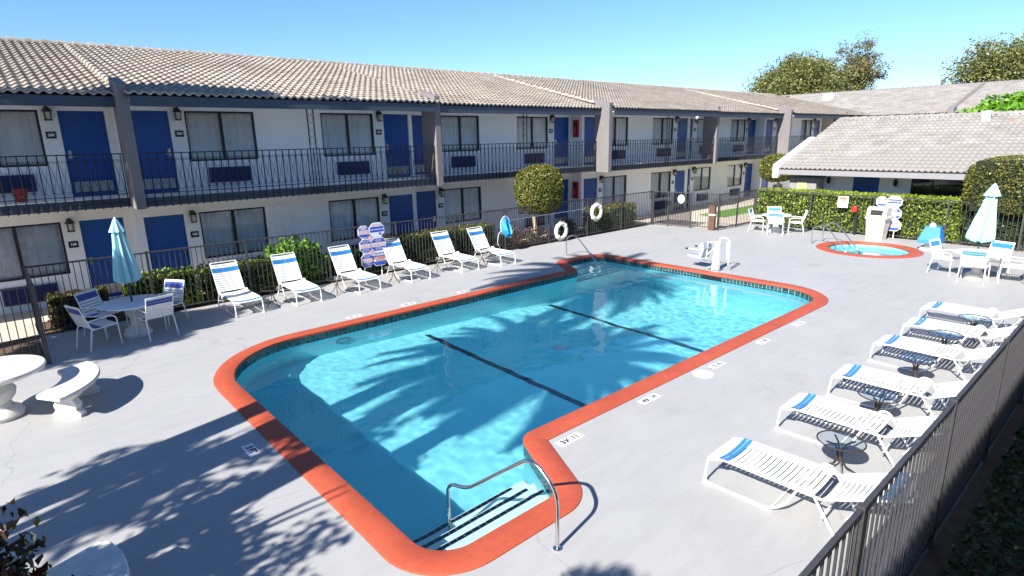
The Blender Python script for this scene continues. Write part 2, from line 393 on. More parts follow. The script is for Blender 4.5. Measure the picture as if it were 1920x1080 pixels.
# steps, near and far alcove; nosing tiles one by one
tile_me = MB().box(-.047, .047, -.026, .026, 0, .006).mesh('tile', M_navy)
for (x0, x1, ys, zs, dr) in ((2.45, 4.62, (4.5, 4.8, 5.1), (-.33, -.58, -.83), 1), (12.75, 15.15, (12.2, 11.85, 11.5), (-.33, -.6, -.88), -1)):
    y00 = 3.9 if dr > 0 else 12.8
    for y, z in zip(ys, zs):
        ya, yb = sorted((y00, y)); RECV.append(MB().box(x0, x1, ya, yb, -2.4, z).build('step', M_step, basin))
        m_ = int((x1 - x0 - .35) / .1)
        for k in range(m_): link('tile', tile_me, basin, (x0 + .2 + k * .1, y - dr * .04, z + .001))
mb = MB()
for cx in (7.2, 11.3):
    a, b = depth(cx - .075) + .008, depth(cx + .075) + .008; mb.add([(cx - .075, 5.15, a), (cx + .075, 5.15, b), (cx + .075, 11.2, b), (cx - .075, 11.2, a)], [(0, 1, 2, 3)])
RECV.append(mb.build('lane_line', M_navy, basin))
mb = MB().lathe([(.15, 0), (.15, .03), (.10, .045)], 20, (9.0, 8.6, depth(9)))
mb.build('main_drain', M_sign, basin)
mb = MB().tube([(5.25 + .16 * math.cos(a), 11.49, -.62 + .16 * math.sin(a)) for a in np.linspace(0, 2 * math.pi, 20, endpoint=False)], .018, 6, closed=True)
mb.build('pool_light', M_liftg, basin)
MB().box(15.095, 15.14, 8.15, 8.75, -.19, -.045).build('skimmer_mouth', M_black, basin)
# water: closed volume, rippled top; its sides and floor lie behind the basin's own
def wh(x, y):
    return WZ + .0050 * noise.noise((x * 1.3, y * 1.3 + 4, 0)) + .0023 * noise.noise((x * 3.6, y * 3.6, 3)) + .0013 * noise.noise((x * 8, y * 8, 7))
def water(name, P, step, floor):
    x0, x1 = min(p[0] for p in P), max(p[0] for p in P); y0, y1 = min(p[1] for p in P), max(p[1] for p in P)
    nx, ny = int((x1 - x0) / step) + 1, int((y1 - y0) / step) + 1; V = []; F = []
    for j in range(ny + 1):
        for i in range(nx + 1):
            x, y = x0 + (x1 - x0) * i / nx, y0 + (y1 - y0) * j / ny; V.append((x, y, wh(x, y)))
    for j in range(ny):
        for i in range(nx): a = j * (nx + 1) + i; F.append((a, a + 1, a + nx + 2, a + nx + 1))
    edge = [i for i in range(nx + 1)] + [j * (nx + 1) + nx for j in range(1, ny + 1)] + [ny * (nx + 1) + i for i in range(nx - 1, -1, -1)] + [j * (nx + 1) for j in range(ny - 1, 0, -1)]
    base = len(V); ne = len(edge)
    for e in edge: V.append((V[e][0], V[e][1], floor))
    for k in range(ne): F.append((edge[(k + 1) % ne], edge[k], base + k, base + (k + 1) % ne))
    F.append(tuple(base + k for k in range(ne - 1, -1, -1)))
    mb = MB(); mb.add(V, F); o = mb.build(name, M_water); o.data.polygons.foreach_set('use_smooth', [True] * (nx * ny) + [False] * (ne + 1))
    o.cycles.is_caustics_caster = True; return struct(o)
water('pool_water', offset_poly(POOL, .05), .05, -2.6)
water('spa_water', SPA, .09, -1.3)
mb = MB().lathe([(1.2, -.02), (1.2, -.55), (.8, -.56), (.78, -1.05), (.01, -1.06)], 48, (*SPC, 0)); mb.f = mb.f[:-2]
sb = struct(mb.build('spa_basin', pm('spa_plaster', (.22, .66, .72), .6, 2, .06), None, True)); RECV.append(sb)
for o in RECV: o.cycles.is_caustics_receiver = True
# planting bed, walkway, lawn beyond the fences
def sheet(name, x0, x1, y0, y1, z, mat): return struct(MB().add([(x0, y0, z), (x1, y0, z), (x1, y1, z), (x0, y1, z)], [(0, 1, 2, 3)]).build(name, mat))
sheet('planting_bed', .33, 22.1, 15.5, 16.75, -.012, M_soil)
sheet('planting_bed', -12, .33, 13.28, 15.6, -.014, M_soil)
sheet('planting_bed', -2, 30, -1.4, .99, -.016, M_soil)
sheet('walkway', -14, 52, 16.75, 18.3, .004, M_tan)
sheet('walkway', -14, .33, 15.6, 16.75, .0, M_tan)
sheet('walkway', 22.1, 52, 15.2, 16.75, -.002, M_tan)
sheet('walkway', 22.1, 52, 12.3, 15.2, -.006, M_tan)
sheet('lawn', 26.4, 34.5, 14.3, 15.75, .003, M_grass)
for k in range(9): MB().box(-12, 40, 15.6 + 0 * k, 15.62, -.03, .006) if 0 else None
# depth numbers painted on white tiles beside the coping
def marker(x, y, s, rz, k):
    t = thing('depth_marker', k, 'marker', (x, y, 0), rz, 'depth markers beside the pool')
    w = .032 * len(s) + .05; MB().box(-w, w, -.072, .072, .001, .006).build('plate', M_sign, None).parent = t
    m = MB(); put_text(m, s, .125, (0, 0, .0085), (1, 0, 0), (0, 1, 0), .95); stuff(m.build('number', M_plaq, None)).parent = t
marker(5.2, 4.78, '3½ 11', 0, 'white depth marker reading 3½ 11 at the notch of the pool coping')
marker(6.98, 4.79, '4½ 14', 0, 'second white depth marker from the coping notch on the near side')
marker(8.95, 4.79, '5 15', 0, 'white depth marker reading 5 15 beside the round white cover')
marker(10.68, 4.8, '6 18', 0, 'white depth marker just beyond the round cover toward the deep end')
marker(12.25, 4.8, '7 21', 0, 'white depth marker at the deep right end of the near side')
marker(2.0, 7.45, '3 FT', R(-90), 'white depth marker in the tree shade left of the pool')
marker(5.8, 12.02, '4 12', R(180), 'leftmost depth marker on the far side of the pool')
marker(7.25, 12.02, '5 15', R(180), 'middle depth marker on the far side of the pool')
marker(8.95, 12.02, '6 18', R(180), 'rightmost depth marker on the far side of the pool')
o = MB().lathe([(.17, .001), (.17, .008), (.16, .012)], 28).build('access_cover', M_sign); o.location = (8.42, 4.74, 0)
tag(o, 'round white skimmer cover set in the deck beside the red coping', 'cover')
for a in (.5, 2.6, 4.7): MB().lathe([(.012, .0125), (.012, .0145)], 8, (.12 * math.cos(a), .12 * math.sin(a), 0)).build('screw', M_plaq, o)

# ================================================================== motel
ZD, FB, RT = 2.66, 2.46, 3.71          # deck floor, fascia bottom, rail top
RY, RZ = 23.75, 6.92                   # ridge
PX = [-5.9, 2.7, 11.2, 19.83, 28.38, 36.75, 45.3]
BAYS = [('A', -1.5, 1), ('B', 7.04, 0), ('C', 15.6, 1), ('D', 24.13, 0), ('E', 32.75, 1), ('F', 41.1, 0)]
ST = .55
bld = thing('motel_building', 'long two storey white motel with blue doors, iron balconies and tiled roof', 'building', (20, 17.7, 0))
O3 = OFF[bld]
def wall_with_openings(mb, x0, x1, z0, z1, y, ops, dp=.12):
    xs = sorted({x0, x1, *[o[0] for o in ops], *[o[1] for o in ops]}); zs = sorted({z0, z1, *[o[2] for o in ops], *[o[3] for o in ops]})
    for a, b in zip(xs, xs[1:]):
        for c, d in zip(zs, zs[1:]):
            mx, mz = (a + b) / 2, (c + d) / 2
            if any(o[0] < mx < o[1] and o[2] < mz < o[3] for o in ops): continue
            mb.add([(a, y, c), (b, y, c), (b, y, d), (a, y, d)], [(0, 1, 2, 3)])
    for a, b, c, d in ops:
        y2 = y + dp
        mb.add([(a, y, c), (b, y, c), (b, y, d), (a, y, d), (a, y2, c), (b, y2, c), (b, y2, d), (a, y2, d)], [(0, 4, 5, 1), (1, 5, 6, 2), (2, 6, 7, 3), (3, 7, 4, 0)])
def curtain(x0, x1, y, z0, z1, amp=.03, seed=0):
    mb = MB(); n = int((x1 - x0) / .035); V = []
    for i in range(n + 1):
        x = x0 + (x1 - x0) * i / n; d = amp * math.sin(i * 1.15 + seed + 1.2 * math.sin(i * .37 + seed)) + amp * .5 * math.sin(i * .51 + seed * 2)
        V += [(x, y + d * .6, z1), (x + .01 * math.sin(i), y + d, z0)]
    return mb.add(V, [(2 * i + 1, 2 * i + 3, 2 * i + 2, 2 * i) for i in range(n)])
def window(x0, x1, z0, z1, y, seed):
    f = MB(); t = .045; yf = y + .03; yb = y + .09
    f.box(x0, x1, yf, yb, z1 - t, z1); f.box(x0, x1, yf - .012, yb, z0, z0 + t); f.box(x0, x0 + t, yf, yb, z0 + t, z1 - t); f.box(x1 - t, x1, yf, yb, z0 + t, z1 - t)
    xm = (x0 + x1) / 2; f.box(xm - .035, xm + .035, yf, yb, z0 + t, z1 - t)
    w = f.build('window', M_black, bld)
    for a, b in ((x0 + t, xm - .035), (xm + .035, x1 - t)):
        MB().add([(a, y + .062, z0 + t), (b, y + .062, z0 + t), (b, y + .062, z1 - t), (a, y + .062, z1 - t)], [(0, 1, 2, 3)]).build('pane', M_win, w)
    curtain(x0 - .05, x1 + .05, y + .13, z0 - .05, z1 + .05, .034, seed).build('curtain', M_curt, w, True)
    MB().box(x0 - .1, x1 + .1, y + .36, y + .38, z0 - .2, z1 + .12).build('dark_backing', M_dark, w)
def door(x0, x1, z0, z1, y, hx):
    d = MB().box(x0 + .004, x1 - .004, y + .05, y + .1, z0 + .004, z1 - .004).build('door', M_door, bld)
    MB().box(x0 + .07, x1 - .07, y + .044, y + .0495, z0 + .1, z0 + .36).build('lit_patch', M_lit_patch, d)  # pale plate standing for light reflected low on the door
    h = MB().box(hx - .035, hx + .035, y + .025, y + .049, z0 + .92, z0 + 1.12); h.bar((hx, y + .01, z0 + .98), (hx + (.12 if hx < (x0 + x1) / 2 else -.12), y + .01, z0 + .98), .02)
    h.build('handle', M_chrome, d)
def lantern(x, y, z):
    b = MB().box(x - .05, x + .05, y - .03, y - .002, z - .05, z + .15); yc = y - .13
    b.bar((x, y - .02, z + .12), (x, yc, z + .16), .02)
    b.lathe([(.115, .04), (.06, .12), (.012, .17)], 6, (x, yc, z)); b.lathe([(.07, -.17), (.085, -.15), (.085, -.14)], 6, (x, yc, z))
    for k in range(4):
        a = math.pi / 4 + k * math.pi / 2; c, s = math.cos(a) * .085, math.sin(a) * .085; b.bar((x + c * .9, yc + s * .9, z - .15), (x + c, yc + s, z + .04), .014)
    l = b.build('wall_lamp', M_black, bld); MB().lathe([(.055, -.14), (.07, .03)], 6, (x, yc, z)).build('lamp_glass', M_lamp, l)
def plaque(x, y, z, s):
    p = MB().box(x - .1, x + .1, y - .02, y - .002, z - .08, z + .08).build('room_plaque', M_plaq, bld)
    m = MB(); put_text(m, s, .085, (x, y - .0225, z), (1, 0, 0), (0, 0, 1)); m.build('room_number', M_sign, p)
def aircon(xc, y, z):
    a = MB().box(xc - .54, xc + .54, y - .1, y + .02, z, z + .4).build('air_conditioner', M_dkblue, bld)
    s = MB()
    for k in range(9): s.obox((xc, y - .112, z + .045 + k * .039), .50, .014, .004, Matrix.Rotation(R(-25), 3, 'X'))
    s.build('louvres', M_dkblue, a)
nums = {'A': ('262', '260'), 'B': ('258', '256'), 'C': ('254', '252'), 'D': ('250', '248'), 'E': ('246', '244'), 'F': ('242', '240')}
# one baluster mesh, one scroll pattern shared by all bays
bal_me = MB().box(-.011, .011, -.011, .011, 2.435, RT - .015).mesh('baluster', M_black)
def spiral(cx, cz, r, dr, a0, sg, y):
    return [(cx + sg * (r - dr * k / 14) * math.cos(a0 + k * .42), y, cz + (r - dr * k / 14) * math.sin(a0 + k * .42)) for k in range(15)]
for bi, (nm, c, back) in enumerate(BAYS):
    yw = 17.7 + ST * back; yr = 16.2 + ST * back; x0, x1 = PX[bi], PX[bi + 1]; xw0 = x0 + .06; xw1 = x1 + .06
    ye = yr - .25
    if nm == 'A': win = [(c + .97, c + 2.78)]; drs = [(c + 3.15, c + 4.1, 1)]
    else: win = [(c - 2.76, c - .98), (c + .98, c + 2.76)]; drs = [(c - 4.08, c - 3.13, -1), (c + 3.13, c + 4.08, 1)]
    for fl, (zb, zt) in enumerate(((0.0, 2.46), (ZD, 4.9))):
        ops = [(a, b, zb + .78, zb + 2.08) for a, b in win] + [(a, b, zb + .01, zb + 2.07) for a, b, s in drs]
        w = MB(); wall_with_openings(w, xw0, xw1, zb - .05, zt, yw, ops); w.build('wall', M_stucco, bld)
        for q, (a, b) in enumerate(win):
            window(a, b, zb + .78, zb + 2.08, yw, bi * 3 + q + fl * 1.7); aircon((a + b) / 2 + .05, yw, zb + .2)
        for a, b, s in drs:
            door(a, b, zb + .01, zb + 2.07, yw, (a + .1) if s > 0 else (b - .1)); lx = (a - .2) if s > 0 else (b + .19)
            lantern(lx, yw, zb + 2.0); num = nums[nm][0 if s < 0 else 1]
            plaque(lx, yw, zb + 1.5, num if fl else '1' + num[1:])
    # return wall where the facade steps forward
    if not back and bi > 0:
        MB().add([(xw0, yw, -.05), (xw0, yw + ST, -.05), (xw0, yw + ST, 4.9), (xw0, yw, 4.9)], [(0, 1, 2, 3)]).build('return_wall', M_stucco, bld)
    if back:
        MB().add([(xw0 - .001, yw, -.05), (xw0 - .001, yw - ST, -.05), (xw0 - .001, yw - ST, 4.9), (xw0 - .001, yw, 4.9)], [(3, 2, 1, 0)]).build('return_wall', M_stucco, bld)
    # balcony slab, fascia, soffit, eave board
    MB().box(xw0 + .002, xw1 - .002, yr + .03, yw + .05, FB + .03, ZD).build('balcony_floor', M_tan if 0 else M_soffit, bld)
    MB().box(x0 + .1, x1 - .1, yr, yr + .028, FB, ZD + .01).build('balcony_fascia', M_slate, bld)
    MB().box(x0 + .1, x1 - .1, ye, ye + .05, 4.74, 4.965).build('eave_board', M_slate, bld)
    MB().box(x0 + .1, x1 - .1, ye + .052, yw + .1, 4.86, 4.89).build('soffit', M_soffit, bld)
    # railing
    ra = MB(); y = yr - .03; ra.box(x0 + .12, x1 - .12, y - .022, y + .022, RT - .024, RT); ra.box(x0 + .12, x1 - .12, y - .012, y + .012, ZD + .1, ZD + .118); ra.box(x0 + .12, x1 - .12, y - .004, y + .004, FB + .1, FB + .116)
    rail = ra.build('railing', M_black, bld); n = int((x1 - x0 - .3) / .171); st = (x1 - x0 - .3) / n
    scr = MB()
    for k in range(n + 1):
        x = x0 + .15 + k * st
        if x > -.8 and k <= n: link('baluster', bal_me, rail, (x - O3.x, y - O3.y, 0))
        if k < n and x > -.8 and nm != 'F':
            xm = x + st / 2
            for sg in (1, -1): scr.tube(spiral(xm + sg * .036, RT - .15, .045, .038, R(160), sg, y), .005, 3, False); scr.tube(spiral(xm + sg * .036, ZD + .2, .045, .038, R(200), sg, y), .005, 3, False)
            scr.tube([(xm - .075, y, RT - .14), (xm - .02, y, RT - .48), (xm + .0, y, RT - .55), (xm + .075, y, ZD + .2)], .005, 3, False); scr.tube([(xm + .075, y, RT - .14), (xm + .0, y, RT - .55), (xm - .075, y, ZD + .2)], .005, 3, False)
    if scr.v: stuff(scr.build('scrollwork', M_black, rail))
    # paired ornamental iron post in the middle of the bay
    if bi > 0:
        po = MB(); px = c + .0; po.box(px - .1, px - .075, y - .012, y + .012, FB, 4.8); po.box(px + .075, px + .1, y - .012, y + .012, FB, 4.8)
        for k in range(5):
            z = RT + .1 + k * .2
            for sg in (1, -1): po.tube([(px + sg * .07 * math.sin(t), y, z + .1 - .1 * math.cos(t) * 1) for t in np.linspace(.3, 5.9, 12)], .005, 3, False)
        po.build('ornamental_post', M_black, bld)
for px in PX[1:]:
    k = PX.index(px); y0, y1 = 16.06, 16.84
    MB().extr([(px - .1, y0, 2.43), (px - .1, y1, 2.43), (px - .1, y1, 5.42), (px - .1, y0, 5.22)], (.2, 0, 0)).build('pier', M_pier, bld)
# fire extinguisher cabinets on the return wall, white service door, camera
for zb in (0, ZD):
    fx = PX[3] + .06; f = MB().box(fx - .09, fx - .002, 17.86, 18.14, zb + 1.22, zb + 1.95).build('extinguisher_cabinet', M_red, bld)
    MB().box(fx - .096, fx - .0905, 17.9, 18.1, zb + 1.28, zb + 1.87).build('cabinet_window', M_dark, f)
    MB().lathe([(.05, 0), (.055, .05), (.055, .26), (.025, .32), (.02, .36)], 10, (fx - .12, 18.0, zb + 1.32)).build('extinguisher', M_red, f)
MB().box(6.2, 6.78, 17.672, 17.697, .02, 2.1).build('service_door', M_soffit, bld)
MB().lathe([(.02, .08), (.02, 0), (.09, -.01), (.1, -.06), (.06, -.12), (.01, -.14)], 12, (26.2, 15.98, 4.74)).build('security_camera', M_soffit, bld, True)
MB().add([(-6, 26.5, 0), (50, 26.5, 0), (50, 26.5, 5.9), (-6, 26.5, 5.9)], [(0, 1, 2, 3)]).build('rear_wall', M_stucco, bld)
# ---- roof tiles
def tile_geo(w=.4, L=.43, h=.058, n=12, lip=.044):
    V = []; F = []
    for i in range(n + 1):
        x = -w / 2 + w * i / n; z = h * (.5 + .5 * math.cos(4 * math.pi * (x / w)))
        V += [(x, 0, z + lip), (x, L, z * .9), (x, 0, z - .004)]
    for i in range(n): a = 3 * i; F += [(a, a + 3, a + 4, a + 1), (a + 2, a + 5, a + 3, a)]
    return np.array(V), F
TV, TF = tile_geo()
def tile_field(org, u, s, ncol, nrow, cw, rowl):
    """tile frames: origin, eave direction u, up-slope unit s; yields 4x4 matrices"""
    u, s = Vector(u), Vector(s).normalized(); nn = u.cross(s).normalized(); out = []
    for r in range(nrow):
        for c_ in range(ncol):
            p = Vector(org) + u * (cw * (c_ + .5)) + s * (rowl * r) + nn * (.01 + random.uniform(-.003, .004))
            m = Matrix((u, s, nn)).transposed() @ Matrix.Rotation(R(random.uniform(-.9, .9)), 3, 'Z'); out.append((m, p))
    return out
def lay_tiles(fr, mat, roof, off, limit=300):
    me = bpy.data.meshes.new('tile'); me.from_pydata([tuple(v) for v in TV], [], TF); me.materials.append(mat)
    me.polygons.foreach_set('use_smooth', [True, False] * (len(TF) // 2))
    fr.sort(key=lambda t: (t[1] - Vector((0, 0, 3.87))).length if t[1].x > -1.2 and t[1].x < 60 else 999)
    for m, p in fr[:limit]:
        o = link('tile', me, roof, p - off); o.rotation_euler = m.to_euler()
    V = []; F = []; nv = len(TV)
    for k, (m, p) in enumerate(fr[limit:]):
        V.append(TV @ np.array(m).T + np.array(p - off)); F += [tuple(i + k * nv for i in f) for f in TF]
    if V:
        V = np.concatenate(V); m2 = bpy.data.meshes.new('tile_field'); m2.from_pydata(V.tolist(), [], F); m2.materials.append(mat)
        m2.polygons.foreach_set('use_smooth', [True, False] * (len(F) // 2)); stuff(link('tile_field', m2, roof))
rf = MB(); frames = []; caps = MB()
for bi, (nm, c, back) in enumerate(BAYS):
    x0, x1 = PX[bi], PX[bi + 1]; ye = 15.95 + ST * back
    if nm == 'F': x1 = 51
    rf.add([(x0, ye + .04, 4.955), (x1, ye + .04, 4.955), (x1, RY, RZ - .03), (x0, RY, RZ - .03)], [(0, 1, 2, 3)])
    s = Vector((0, RY - ye, RZ - 4.985)); nr = 22; rl = s.length / nr; nc = int(round((x1 - x0) / .4)); cw = (x1 - x0) / nc
    frames += tile_field((x0, ye - .03, 4.975), (1, 0, 0), s, nc, nr, cw, rl)
rf.add([(PX[0], RY, RZ - .03), (51, RY, RZ - .03), (51, 30, 5.2), (PX[0], 30, 5.2)], [(0, 1, 2, 3)])
roof = rf.build('roof', M_ltile, bld); lay_tiles(frames, M_tile, roof, O3)
cap_v = []
def cap_row(mb, a, b, r=.1, L=.4):
    a, b = Vector(a), Vector(b); d = (b - a); n = int(d.length / L); d.normalize(); sd = d.cross(Vector((0, 0, 1))).normalized(); up = sd.cross(d)
    for k in range(n):
        p = a + d * (k * L); q = p + d * (L * 1.12); V = []
        for i in range(9):
            t = math.pi * i / 8; V += [p + sd * r * 1.12 * math.cos(t) + up * (r * 1.12 * math.sin(t) + .02), q + sd * r * .92 * math.cos(t) + up * r * .92 * math.sin(t)]
        mb.add(V, [(2 * i, 2 * i + 2, 2 * i + 3, 2 * i + 1) for i in range(8)] + [tuple(range(16, -1, -2))])
for px in (PX[1], PX[3], PX[5]):
    cap_row(caps, (px + .02, 16.9, 5.225), (px + .02, RY, RZ + .01), .09)
cap_row(caps, (PX[0], RY, RZ + .01), (51, RY, RZ + .01), .11)
caps.build('ridge_cap', M_tile, roof)

# ---- far wing closing the courtyard
fwg = thing('motel_wing', 'far motel wing with long pale tiled roof behind the low building', 'building', (52, 8, 0))
EX, EZ, FX, FZ = 50.0, 5.0, 59.2, 7.28
MB().box(52, 52.3, -30, 26, 0, 4.95).build('wall', M_stucco, fwg)
MB().box(EX, EX + .06, -30, 17.4, 4.72, 4.98).build('eave_board', M_slate, fwg)
MB().box(EX + .06, 52.2, -30, 17.4, 4.83, 4.86).build('soffit', M_soffit, fwg)
r2 = MB().add([(EX, -30, EZ - .02), (EX, 30, EZ - .02), (FX, 30, FZ - .03), (FX, -30, FZ - .03), (68, 30, EZ), (68, -30, EZ)], [(0, 1, 2, 3), (3, 2, 4, 5)]).build('roof', M_ltile, fwg)
s = Vector((FX - EX, 0, FZ - EZ)); nr = 25
lay_tiles([(m, p) for m, p in tile_field((EX - .03, 26, EZ), (0, -1, 0), s, 100, nr, .4, s.length / nr)], M_ltile, r2, OFF[fwg], 0)
cp = MB(); cap_row(cp, (FX, -14, FZ + .02), (FX, 29, FZ + .02), .12); cap_row(cp, (EX, 11.3, EZ + .05), (FX, 11.3, FZ + .06), .13); cp.build('ridge_cap', M_pier, r2)
MB().extr([(EX - .25, 11.3, 2.4), (EX + .5, 11.3, 2.4), (EX + .5, 11.3, 5.5), (EX - .25, 11.3, 5.3)], (0, -.35, 0)).build('pier', M_pier, fwg)
MB().box(EX + .3, EX + .34, -30, 16, 3.6, 3.68).build('railing', M_black, fwg)
for (vx, vy, vz) in ((56.4, 21.6, 6.6),): MB().box(vx - .3, vx + .3, vy - .35, vy + .35, vz, vz + .55).build('roof_vent', M_soffit, fwg)

# ---- low building behind the hedge
lb = thing('pool_house', 'low building with pale tiled roof, white gable edge and blue door behind the hedge', 'building', (28, 5, 0))
LE, LZ, LX, LR, LY = 26.7, 2.33, 33.1, 4.47, 12.1
w = MB(); ops = [(8.35, 9.35, .02, 2.06), (5.0, 7.2, .5, 2.02)]
xs = MB(); wall_with_openings(xs, -8, 11.8, -.05, 2.4, 0, ops); xs.v = [(28 + y, x, z) for x, y, z in xs.v]; xs.f = [tuple(reversed(q)) for q in xs.f]; xs.build('wall', M_stucco, lb)
MB().add([(28, 11.8, -.05), (40, 11.8, -.05), (40, 11.8, 2.3), (33.1, 11.8, 4.4), (28, 11.8, 2.4)], [(4, 3, 2, 1, 0)]).build('gable_wall', M_stucco, lb)
MB().box(28.06, 28.1, 8.354, 9.346, .02, 2.056).build('door', M_door, lb)
wi = MB(); wi.box(28.02, 28.07, 5.0, 7.2, .5, .55); wi.box(28.02, 28.07, 5.0, 7.2, 1.97, 2.02); wi.box(28.02, 28.07, 6.45, 6.5, .55, 1.97); wi.box(28.02, 28.07, 5.0, 5.05, .55, 1.97); wi.box(28.02, 28.07, 7.15, 7.2, .55, 1.97)
wi = wi.build('window', M_black, lb); MB().add([(28.05, 5.05, .55), (28.05, 7.15, .55), (28.05, 7.15, 1.97), (28.05, 5.05, 1.97)], [(0, 1, 2, 3)]).build('pane', M_win, wi); MB().box(28.5, 28.55, 4.8, 7.4, .3, 2.2).build('dark_backing', M_dark, wi)
MB().box(LE, LE + .06, -8, LY - .12, 2.1, 2.315).build('eave_board', pm('eave_grey', (.24, .235, .25), .6, 4, .06), lb)
MB().box(LE + .062, 28.0, -8, LY - .12, 2.2, 2.23).build('soffit', M_soffit, lb)
MB().extr([(LE - .1, LY - .1, 1.95), (LE - .1, LY - .1, 2.52), (30.2, LY - .1, 3.68), (30.2, LY - .1, 3.2)], (0, .25, 0)).build('barge_board', M_soffit, lb)
for yy in (10.3, 7.72):
    l = MB(); l.box(27.93, 27.998, yy - .04, yy + .04, 1.85, 1.95); l.lathe([(.09, 0), (.05, .1), (.01, .14)], 6, (27.87, yy, 1.86)); l.lathe([(.06, -.17), (.085, 0)], 6, (27.87, yy, 1.86)); l.build('wall_lamp', M_black, lb)
r3 = MB().add([(LE, -8, LZ - .02), (LE, LY, LZ - .02), (LX, LY, LR - .03), (LX, -8, LR - .03), (40, LY, LZ), (40, -8, LZ)], [(0, 1, 2, 3), (3, 2, 4, 5)]).build('roof', M_ltile, lb)
s = Vector((LX - LE, 0, LR - LZ)); nr = 18
lay_tiles(tile_field((LE - .04, LY - .05, LZ), (0, -1, 0), s, 44, nr, .4, s.length / nr), M_ltile, r3, OFF[lb], 300)
cp = MB(); cap_row(cp, (LX, -8, LR + .02), (LX, LY, LR + .02), .11); cp.build('ridge_cap', M_ltile, r3)
def on_low(x): return LZ + (LR - LZ) * (x - LE) / (LX - LE)
for vx, vy, sz in ((32.2, 5.9, .22), (32.0, 5.0, .06), (31.9, 4.2, .3), (28.6, 10.6, .05), (32.4, 11.0, .05)):
    v_ = MB().box(vx - sz * .6, vx + sz * .6, vy - sz * .6, vy + sz * .6, on_low(vx) - .1, on_low(vx) + .15 + sz)
    if sz > .1: v_.box(vx - sz * .8, vx + sz * .8, vy - sz * .8, vy + sz * .8, on_low(vx) + .17 + sz, on_low(vx) + .24 + sz)
    v_.build('roof_vent', M_soffit if sz > .1 else pm('rust_pipe', (.35, .16, .08), .7), lb)
cab = thing('utility_cabinet', 'grey metal utility cabinet with a yellowed panel against the low building', 'cabinet', (27.6, 11.0, 0))
MB().box(27.2, 27.95, 10.55, 11.7, 0, 1.95).build('case', M_liftg if 0 else pm('cabinet_grey', (.27, .26, .25), .5), cab); MB().box(27.18, 27.199, 10.95, 11.35, 1.35, 1.8).build('panel', pm('yellow_panel', (.5, .42, .2), .5), cab); MB().box(27.1, 27.95, 10.45, 11.75, 1.955, 2.0).build('lid', M_slate, cab)

# ---- the wing the photograph is taken from (behind and left of the lens): it shades the planting strip
cw_ = thing('motel_wing', 'near motel wing behind the viewer whose eave shades the planting strip', 'building', (10, -3, 0))
MB().box(-25, 45, -2.2, -2.0, 0, 4.9).build('wall', M_stucco, cw_)
MB().box(-25, 45, -2.0, -.75, 2.46, 2.66).build('balcony_floor', M_soffit, cw_)
MB().box(-25, 45, -.24, -.18, 4.74, 4.965).build('eave_board', M_slate, cw_)
MB().add([(-25, -.2, 4.97), (45, -.2, 4.97), (45, -8.5, 6.92), (-25, -8.5, 6.92), (-25, -.2, 4.9), (45, -.2, 4.9), (45, -8.5, 6.85), (-25, -8.5, 6.85)], [(3, 2, 1, 0), (4, 5, 6, 7), (0, 1, 5, 4)]).build('roof', M_ltile, cw_)
r4 = MB().add([(-25, -8.5, 6.88), (45, -8.5, 6.88), (45, -16, 5), (-25, -16, 5)], [(0, 1, 2, 3)]).build('roof', M_ltile, cw_); s = Vector((0, -8.3, 1.94)); nr = 23
lay_tiles(tile_field((30, -.17, 4.99), (-1, 0, 0), s, 110, nr, .4, s.length / nr), M_tile, r4, OFF[cw_], 0)
for k in range(9):
    x = -22 + k * 7.5
    d = MB().box(x, x + .95, -2.0, -1.96, .02, 2.05).build('door', M_door, cw_); MB().box(x, x + .95, -2.0, -1.96, 2.68, 4.72).build('door', M_door, cw_)
    MB().box(x + 1.6, x + 3.4, -2.0, -1.97, .8, 2.05).build('window', M_dark, cw_); MB().box(x + 1.6, x + 3.4, -2.0, -1.97, 3.45, 4.7).build('window', M_dark, cw_)

# ================================================================== fences
PK = {}
def picket_me(h):
    if h not in PK: PK[h] = MB().box(-.008, .008, -.008, .008, .06, h - .02).mesh('picket', M_bronze)
    return PK[h]
def fence(root, pts, h=1.5, sp=.115, post=2.3, skip_first=False):
    off = OFF[root]
    for i, (a, b) in enumerate(zip(pts, pts[1:])):
        a, b = Vector((*a, 0)), Vector((*b, 0)); d = b - a; L = d.length; rz = math.atan2(d.y, d.x); d.normalize()
        for z, w in ((h - .015, .035), (.1, .028)): MB().bar(a + Vector((0, 0, z)), b + Vector((0, 0, z)), w, w).build('rail', M_bronze, root)
        n = max(1, int(round(L / sp)))
        for k in range(1, n): link('picket', picket_me(h), root, a + d * (L * k / n) - off, (0, 0, rz))
        m = max(1, int(round(L / post)))
        for k in range(m + 1):
            if i > 0 and k == 0: continue
            p = a + d * (L * k / m); MB().box(p.x - .026, p.x + .026, p.y - .026, p.y + .026, -.03, h + .02).build('post', M_bronze, root)
f1 = thing('pool_fence', 'dark iron fence between the far loungers and the motel', 'fence', (11, 15.53, 0))
fence(f1, [(-4.5, 13.29), (.35, 13.29), (.35, 15.53), (22.2, 15.53)])
f2 = thing('pool_fence', 'dark iron fence between the gate and the clipped hedge', 'fence', (23.8, 12.4, 0))
fence(f2, [(22.56, 12.47), (25.22, 12.28)], post=1.4)
f3 = thing('pool_fence', 'iron fence standing in front of the long clipped hedge', 'fence', (25.05, 7, 0))
fence(f3, [(25.2, 12.2), (24.98, 5.2), (24.6, 1.05)], sp=.13)
f4 = thing('pool_fence', 'near iron fence running past the heads of the right loungers', 'fence', (12, 1.01, 0))
fence(f4, [(1.6, 1.01), (24.6, 1.01)], sp=.112)
gt = thing('pool_gate', 'iron pool gate with mesh screen and round disc at the far corner', 'gate', (22.4, 14, 0))
fence(gt, [(22.2, 15.45), (22.3, 14.75), (22.42, 13.7), (22.56, 12.5)], post=3)
